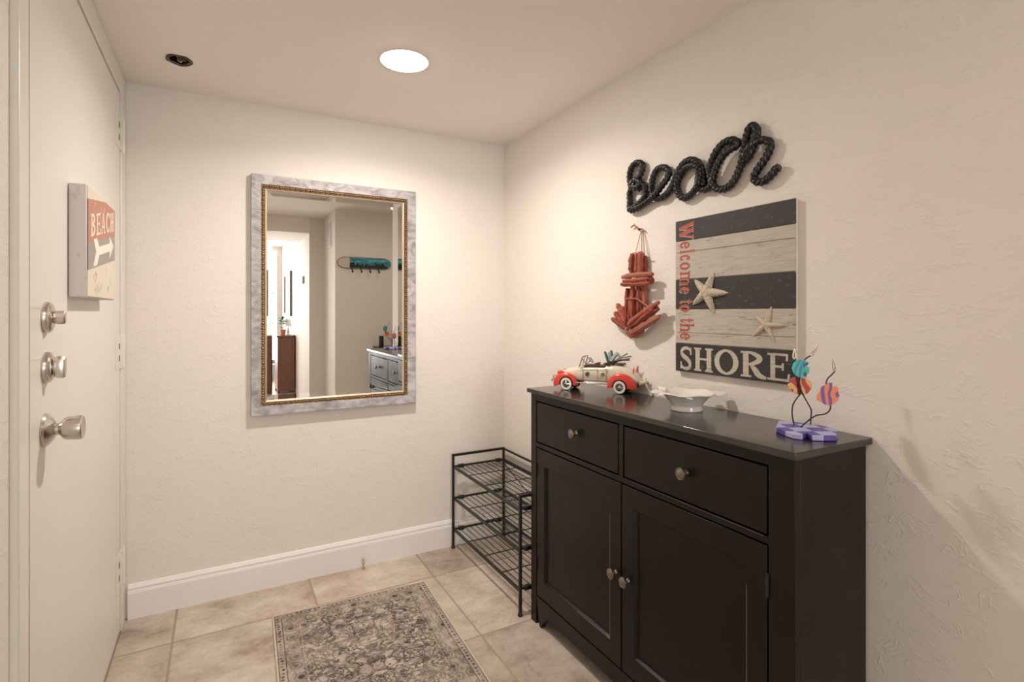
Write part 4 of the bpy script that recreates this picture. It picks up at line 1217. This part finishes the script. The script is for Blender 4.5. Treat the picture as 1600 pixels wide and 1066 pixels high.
def fish(outline, stripes, t, th, mats, lab):
    """painted cut-out fish with real thickness; outline and stripes traced on its own plane"""
    def fnp(u, v, d): return at(*z6(u, v), t=t) - VN * d
    mb = MB(); mb.slot(0); mb.prism(outline, fnp, -th, th)
    fo = build('fish', mb, mats[0], fs, bevel=.0008); fo['label'] = lab
    for i, (P, m) in enumerate(stripes):
        mb = MB(); mb.prism(P, fnp, -th - .0006, th + .0006)
        build('painted_stripe', mb, mats[m], fo)
mt = [mat('fish_turquoise', (.035, .50, .40), .35), mat('fish_blue_stripe', (.04, .22, .42), .35), mat('fish_purple', (.06, .04, .20), .35), mat('fish_green', (.03, .42, .14), .35)]
fish([(276, 330), (290, 285), (325, 255), (375, 250), (400, 262), (437, 275), (425, 300), (405, 310), (442, 322), (440, 372), (418, 390), (415, 408), (380, 415), (335, 408), (300, 385)],
     [([(345, 258), (375, 252), (330, 330), (315, 390), (300, 384), (305, 330)], 1), ([(385, 262), (402, 268), (375, 330), (365, 412), (340, 408), (350, 335)], 1), ([(402, 282), (438, 276), (424, 302), (400, 312), (392, 330), (388, 300)], 2), ([(395, 345), (440, 338), (440, 352), (398, 362)], 3), ([(384, 378), (400, 362), (418, 372), (418, 402), (392, 402)], 2)],
     1.247, .0022, mt, 'small turquoise fish with blue stripes')
mo = [mat('fish_yellow', (.72, .42, .12), .35), mat('fish_red', (.45, .02, .03), .35)]
fish([(262, 428), (300, 412), (350, 412), (400, 425), (440, 440), (470, 468), (465, 520), (430, 560), (385, 574), (330, 570), (285, 545), (250, 510), (236, 478), (262, 462)],
     [([(300, 413), (330, 414), (372, 500), (352, 572), (330, 570), (335, 520), (290, 470), (262, 455), (262, 430)], 1), ([(370, 418), (400, 426), (415, 465), (455, 515), (430, 556), (412, 566), (400, 520), (370, 470)], 1), ([(270, 515), (292, 520), (298, 545), (280, 545)], 1)],
     1.257, .0022, mo, 'yellow fish with red bands behind the wires')
mp = [mat('fish_orange', (.85, .26, .12), .35), mat('fish_violet_band', (.17, .10, .36), .35)]
fish([(508, 585), (535, 545), (550, 500), (590, 480), (625, 462), (655, 465), (655, 500), (700, 495), (712, 530), (718, 590), (712, 620), (680, 650), (640, 672), (590, 668), (550, 640), (510, 622)],
     [([(553, 500), (584, 486), (578, 540), (588, 600), (598, 668), (570, 655), (552, 600), (548, 545)], 1), ([(625, 463), (655, 466), (650, 520), (632, 570), (650, 610), (652, 662), (625, 670), (620, 610), (612, 560), (628, 510)], 1), ([(680, 560), (702, 542), (706, 565), (720, 575), (716, 592), (690, 595)], 1)],
     1.270, .0022, mp, 'orange fish with violet bands')

# ------------------------------------------------------------ what the mirror shows: alcove, hall, living room
# hook rack on the alcove wall
hr = thing('board_hook_rack', 'teal skateboard shaped coat hook rack on the alcove wall', 'coat rack', (1.51, -1.34, 1.75))
def rackpt(u, v, d): return Vector((u, -1.34 + d, v))
Xa, Xb, Za, Zb = 1.20, 1.845, 1.742, 1.880
def stadium(x0, x1, z0, z1, n=12):
    r = (z1 - z0) / 2; zc = (z0 + z1) / 2; e = r * 1.5
    L_ = [(x0 + e - e * math.sin(PI * k / n), zc - r * math.cos(PI * k / n)) for k in range(n + 1)]
    R_ = [(x1 - e + e * math.sin(PI * k / n), zc + r * math.cos(PI * k / n)) for k in range(n + 1)]
    return L_ + R_
mb = MB(); mb.prism(stadium(Xa, Xb, Za, Zb), rackpt, .001, .016)
build('deck', mb, mat('rack_wood_edge', (.20, .14, .10), .6), hr)
mb = MB(); mb.prism(stadium(Xa + .008, Xb - .008, Za + .008, Zb - .008), rackpt, .010, .018)
o = build('cream_end', mb, mat('rack_cream', (.60, .52, .42), .5), hr)
mb = MB(); P = [p_ for p_ in stadium(Xa + .008, Xb - .008, Za + .008, Zb - .008) if p_[0] > Xa + .2]
P = [(Xa + .145, Zb - .008), (Xa + .145, Za + .008)] + P
P.sort(key=lambda q: math.atan2(q[1] - (Za + Zb) / 2, q[0] - (Xa + Xb) / 2))
mb.prism(P, rackpt, .012, .0195)
mteal, g = custom('rack_sea_print'); g.col(g.ramp(g.noise(g.mapv(g.pos(), (1, 1, 3)), 9, 4), [(.35, (.02, .12, .16)), (.5, (.04, .30, .36)), (.65, (.12, .48, .52))])); g.rough(.35)
build('sea_print', mb, mteal, hr)
mb = MB(); x = Xa + .145
rr = random.Random(5); poly = [(x, Za + .010)]; 
while x < Xb - .05:
    poly.append((x, Za + .035 + rr.random() * .05)); x += .02; poly.append((x, Za + .030 + rr.random() * .05))
poly.append((x, Za + .010))
for a, b in zip(poly[1:-1:1], poly[2:-1:1]): mb.prism([(a[0], Za + .012), (b[0] + .001, Za + .012), (b[0] + .001, b[1]), (a[0], a[1])], rackpt, .014, .0205)
build('dark_print', mb, mat('rack_black_print', (.012, .012, .012), .5), hr)
for k in range(4):
    hx = Xa + .17 + k * .105
    mb = MB(); mb.tube([(hx, -1.32, Za + .012), (hx, -1.30, Za - .02), (hx, -1.285, Za - .045), (hx, -1.262, Za - .045), (hx, -1.255, Za - .028)], .0065, 8)
    build('hook', mb, M_PLASTIC, hr, smooth=50)
# console with candles
con = thing('alcove_console_table', 'dark console table in the alcove seen only in the mirror', 'table', (1.98, -1.19, 0))
mb = MB(); mb.box(1.62, 2.34, -1.325, -1.05, .785, .812)
build('tabletop', mb, M_TOP, con, bevel=.002)
for x in (1.645, 2.315):
    for y in (-1.30, -1.075):
        mb = MB(); mb.box(x - .018, x + .018, y - .018, y + .018, 0, .785); build('leg', mb, M_BLACK, con, bevel=.002)
for i, (x, y, h, lab) in enumerate(((1.680, -1.16, .125, 'black pillar candle on the console, nearest its left end'), (1.835, -1.17, .150, 'tallest black pillar candle in the middle of the console'), (1.99, -1.16, .128, 'black pillar candle on the console, nearest its right end'))):
    cd = thing('pillar_candle', lab, 'candle', (x, y, .812), 0, 'black candles on the alcove console')
    mb = MB(); mb.lathe([(.026, 0), (.027, .004), (.027, h - .004), (.025, h), (.015, h - .003), (0, h - .005)], (x, y, .8125), 'z', 24)
    build('wax', mb, mat('black_wax', (.010, .010, .010), .4), cd, smooth=40)
    mb = MB(); mb.cyl((x, y, .8125 + h - .006), (x, y, .8125 + h + .010), .0015, n=6); build('wick', mb, M_CREAMEDGE, cd)
# hallway vent, thermostat, framed picture
vt = thing('wall_vent_grille', 'narrow white vent grille high on the hallway wall edge', 'vent', (1.18, -1.68, 2.0))
mb = MB(); mb.box(1.170, 1.179, -1.80, -1.56, 2.02, 2.34); build('vent_frame', mb, M_TRIM, vt, bevel=.002)
mb = MB()
for k in range(12): mb.box(1.166, 1.1705, -1.78, -1.58, 2.04 + k * .0235, 2.052 + k * .0235)
build('slats', mb, mat('vent_grey', (.48, .45, .42), .5), vt)
th_ = thing('wall_thermostat', 'small grey thermostat on the white hallway wall', 'thermostat', (1.0, -2.62, 1.66))
mb = MB(); mb.box(.975, .999, -2.70, -2.58, 1.615, 1.715); build('cover', mb, mat('grey_plastic', (.50, .48, .50), .4), th_, bevel=.004)
mb = MB(); mb.box(.9735, .976, -2.68, -2.61, 1.66, 1.70); build('display', mb, mat('display_grey', (.16, .18, .17), .2), th_)
pc = thing('framed_hall_picture', 'tall framed picture in a dark grey frame on the hallway wall', 'picture', (1.0, -4.4, 1.16))
mb = MB()
for (a, b, c, d) in ((-4.90, -3.98, 1.16, 1.21), (-4.90, -3.98, 1.84, 1.89), (-4.90, -4.84, 1.21, 1.84), (-4.04, -3.98, 1.21, 1.84)): mb.box(.965, .999, a, b, c, d)
build('frame', mb, mat('dark_grey_frame', (.12, .11, .12), .4), pc, bevel=.003)
mb = MB(); mb.box(.985, .998, -4.84, -4.04, 1.21, 1.84)
mpic, g = custom('pale_seascape'); g.col(g.ramp(g.noise(g.mapv(g.pos(), (1, 1, 4)), 3, 4), [(.35, (.45, .55, .60)), (.6, (.75, .74, .72))])); g.rough(.3)
build('print', mb, mpic, pc)
# wooden cabinet with plant and lamp
wc = thing('wooden_hall_cabinet', 'reddish brown wooden cabinet at the end of the hallway', 'cabinet', (.86, -3.72, 0))
mb = MB(); mb.box(.745, .985, -3.95, -3.50, .04, .845); build('body', mb, mat('red_brown_wood', (.20, .085, .060), .4, var=.3, vscale=12), wc, bevel=.003)
mb = MB(); mb.box(.730, .990, -3.965, -3.485, .845, .870); build('top', mb, mat('dark_red_wood', (.13, .055, .040), .35), wc, bevel=.003)
mb = MB()
for (a, b, c, d) in ((.752, .978, .12, .16), (.752, .978, .79, .83), (.752, .780, .16, .79), (.950, .978, .16, .79)): mb.box(a, b, -3.50, -3.492, c, d)
build('panel_frame', mb, MATS['red_brown_wood'], wc, bevel=.002)
for x in (.765, .965):
    for y in (-3.93, -3.52):
        mb = MB(); mb.box(x - .018, x + .018, y - .018, y + .018, 0, .04); build('foot', mb, MATS['dark_red_wood'], wc)
pl = thing('potted_plant', 'small leafy plant in a terracotta pot on the wooden cabinet', 'plant', (.83, -3.60, .87))
mb = MB(); mb.lathe([(.030, 0), (.040, .07), (.045, .07), (.045, .088), (.040, .088), (.036, .075), (0, .07)], (.83, -3.60, .8705), 'z', 24)
build('pot', mb, mat('terracotta', (.55, .20, .11), .7), pl, smooth=35)
mb = MB()
rr = random.Random(3)
for k in range(34):
    a = rr.random() * 2 * PI; L_ = .05 + rr.random() * .05; zc = .98 + rr.random() * .17
    c = Vector((.83, -3.60, zc)); d = Vector((math.cos(a), math.sin(a), rr.uniform(-.2, .6))).normalized(); s_ = d.cross(Vector((0, 0, 1))).normalized()
    mb.loft([[c + d * L_ * t + s_ * w_ * sg + Vector((0, 0, h * .003)) for sg, h in ((-1, 0), (0, 1), (1, 0), (0, -1))] for t, w_ in ((.1, .002), (.5, .018), (.8, .014), (1, .001))])
build('leaves', mb, mat('leaf_blue_green', (.03, .17, .13), .5, var=.4), pl)
mb = MB(); mb.tube([(.83, -3.60, .94), (.832, -3.598, 1.05), (.83, -3.60, 1.14)], .004, 6); build('stem', mb, mat('green_stem', (.06, .14, .05), .6), pl)
lp = thing('white_table_lamp', 'white lamp with pale shade on the wooden cabinet beside the plant', 'lamp', (.925, -3.84, .87))
mb = MB(); mb.lathe([(.035, 0), (.037, .006), (.015, .02), (.028, .05), (.012, .10), (.006, .12), (.006, .16), (0, .16)], (.925, -3.84, .8705), 'z', 24); build('lamp_base', mb, M_CER, lp, smooth=40)
mb = MB(); mb.lathe([(.055, .13), (.036, .25), (.034, .25), (.053, .13)], (.925, -3.84, .8705), 'z', 32, caps=False); build('lamp_shade', mb, mat('white_shade', (.85, .84, .82), .7), lp, smooth=40)
# curtain and sea picture by the window
cu = MB(); rings = []
for z in (.15, 1.2, 2.30): rings.append([(.64 + .26 * k / 30, -5.55 + .018 * math.sin(k * 1.3), z) for k in range(31)] + [(.64 + .26 * (30 - k) / 30, -5.556 + .018 * math.sin((30 - k) * 1.3), z) for k in range(31)])
cu.loft(rings)
tag(build('window_curtain', cu, mat('blue_grey_curtain', (.36, .39, .45), .8), smooth=60), 'blue grey curtain hanging at the right edge of the living room window', 'curtain')
fp = thing('floor_palm', 'tall teal green palm in a pot in front of the curtain', 'plant', (.72, -5.20, 0))
mb = MB(); mb.lathe([(.10, 0), (.14, .28), (.15, .28), (.15, .30), (.13, .30), (.12, .26), (0, .25)], (.72, -5.20, 0), 'z', 24); build('pot', mb, mat('grey_pot', (.35, .36, .38), .6), fp, smooth=30)
mb = MB(); mb.tube([(.72, -5.20, .25), (.70, -5.20, .8), (.72, -5.20, 1.25)], .012, 8); build('stem', mb, mat('green_stem', (.06, .14, .05), .6), fp, smooth=50)
mb = MB()
for k in range(30):
    a = rr.random() * 2 * PI; L_ = .13 + rr.random() * .14; zc = .95 + rr.random() * .55
    c = Vector((.72, -5.20, zc)); d = Vector((math.cos(a), math.sin(a), rr.uniform(-.1, .9))).normalized(); s_ = d.cross(Vector((0, 0, 1))).normalized()
    mb.loft([[c + d * L_ * t + s_ * w_ * sg + Vector((0, 0, h * .004)) for sg, h in ((-1, 0), (0, 1), (1, 0), (0, -1))] for t, w_ in ((.05, .002), (.5, .03), (.8, .02), (1, .001))])
build('leaves', mb, mat('palm_teal', (.04, .22, .24), .5, var=.4), fp)
# unseen dome lamps added in the hall and the alcove for ambient fill
for x, y, R_, lab in ((.10, -.55, .17, 'added round white dome fill lamp in the hall behind the viewer'), (1.75, -.45, .15, 'added round white dome fill lamp in the coat alcove')):
    dl_ = thing('fill_dome_lamp', lab, 'ceiling light', (x, y, CEIL2))
    mb = MB(); mb.lathe([(R_, 0), (R_, -.03), (R_ * .96, -.035), (0, -.035)], (x, y, CEIL2 - .0005), 'z', 40); build('lamp_base', mb, M_TRIM, dl_, smooth=30)
    mb = MB(); mb.lathe([(R_ * .94, -.036), (R_ * .90, -.055), (R_ * .7, -.075), (R_ * .4, -.088), (0, -.092)], (x, y, CEIL2), 'z', 40); build('glass_dome', mb, mat('fill_dome_glow', (1, .93, .84), .4, emit=2.0), dl_, smooth=60)
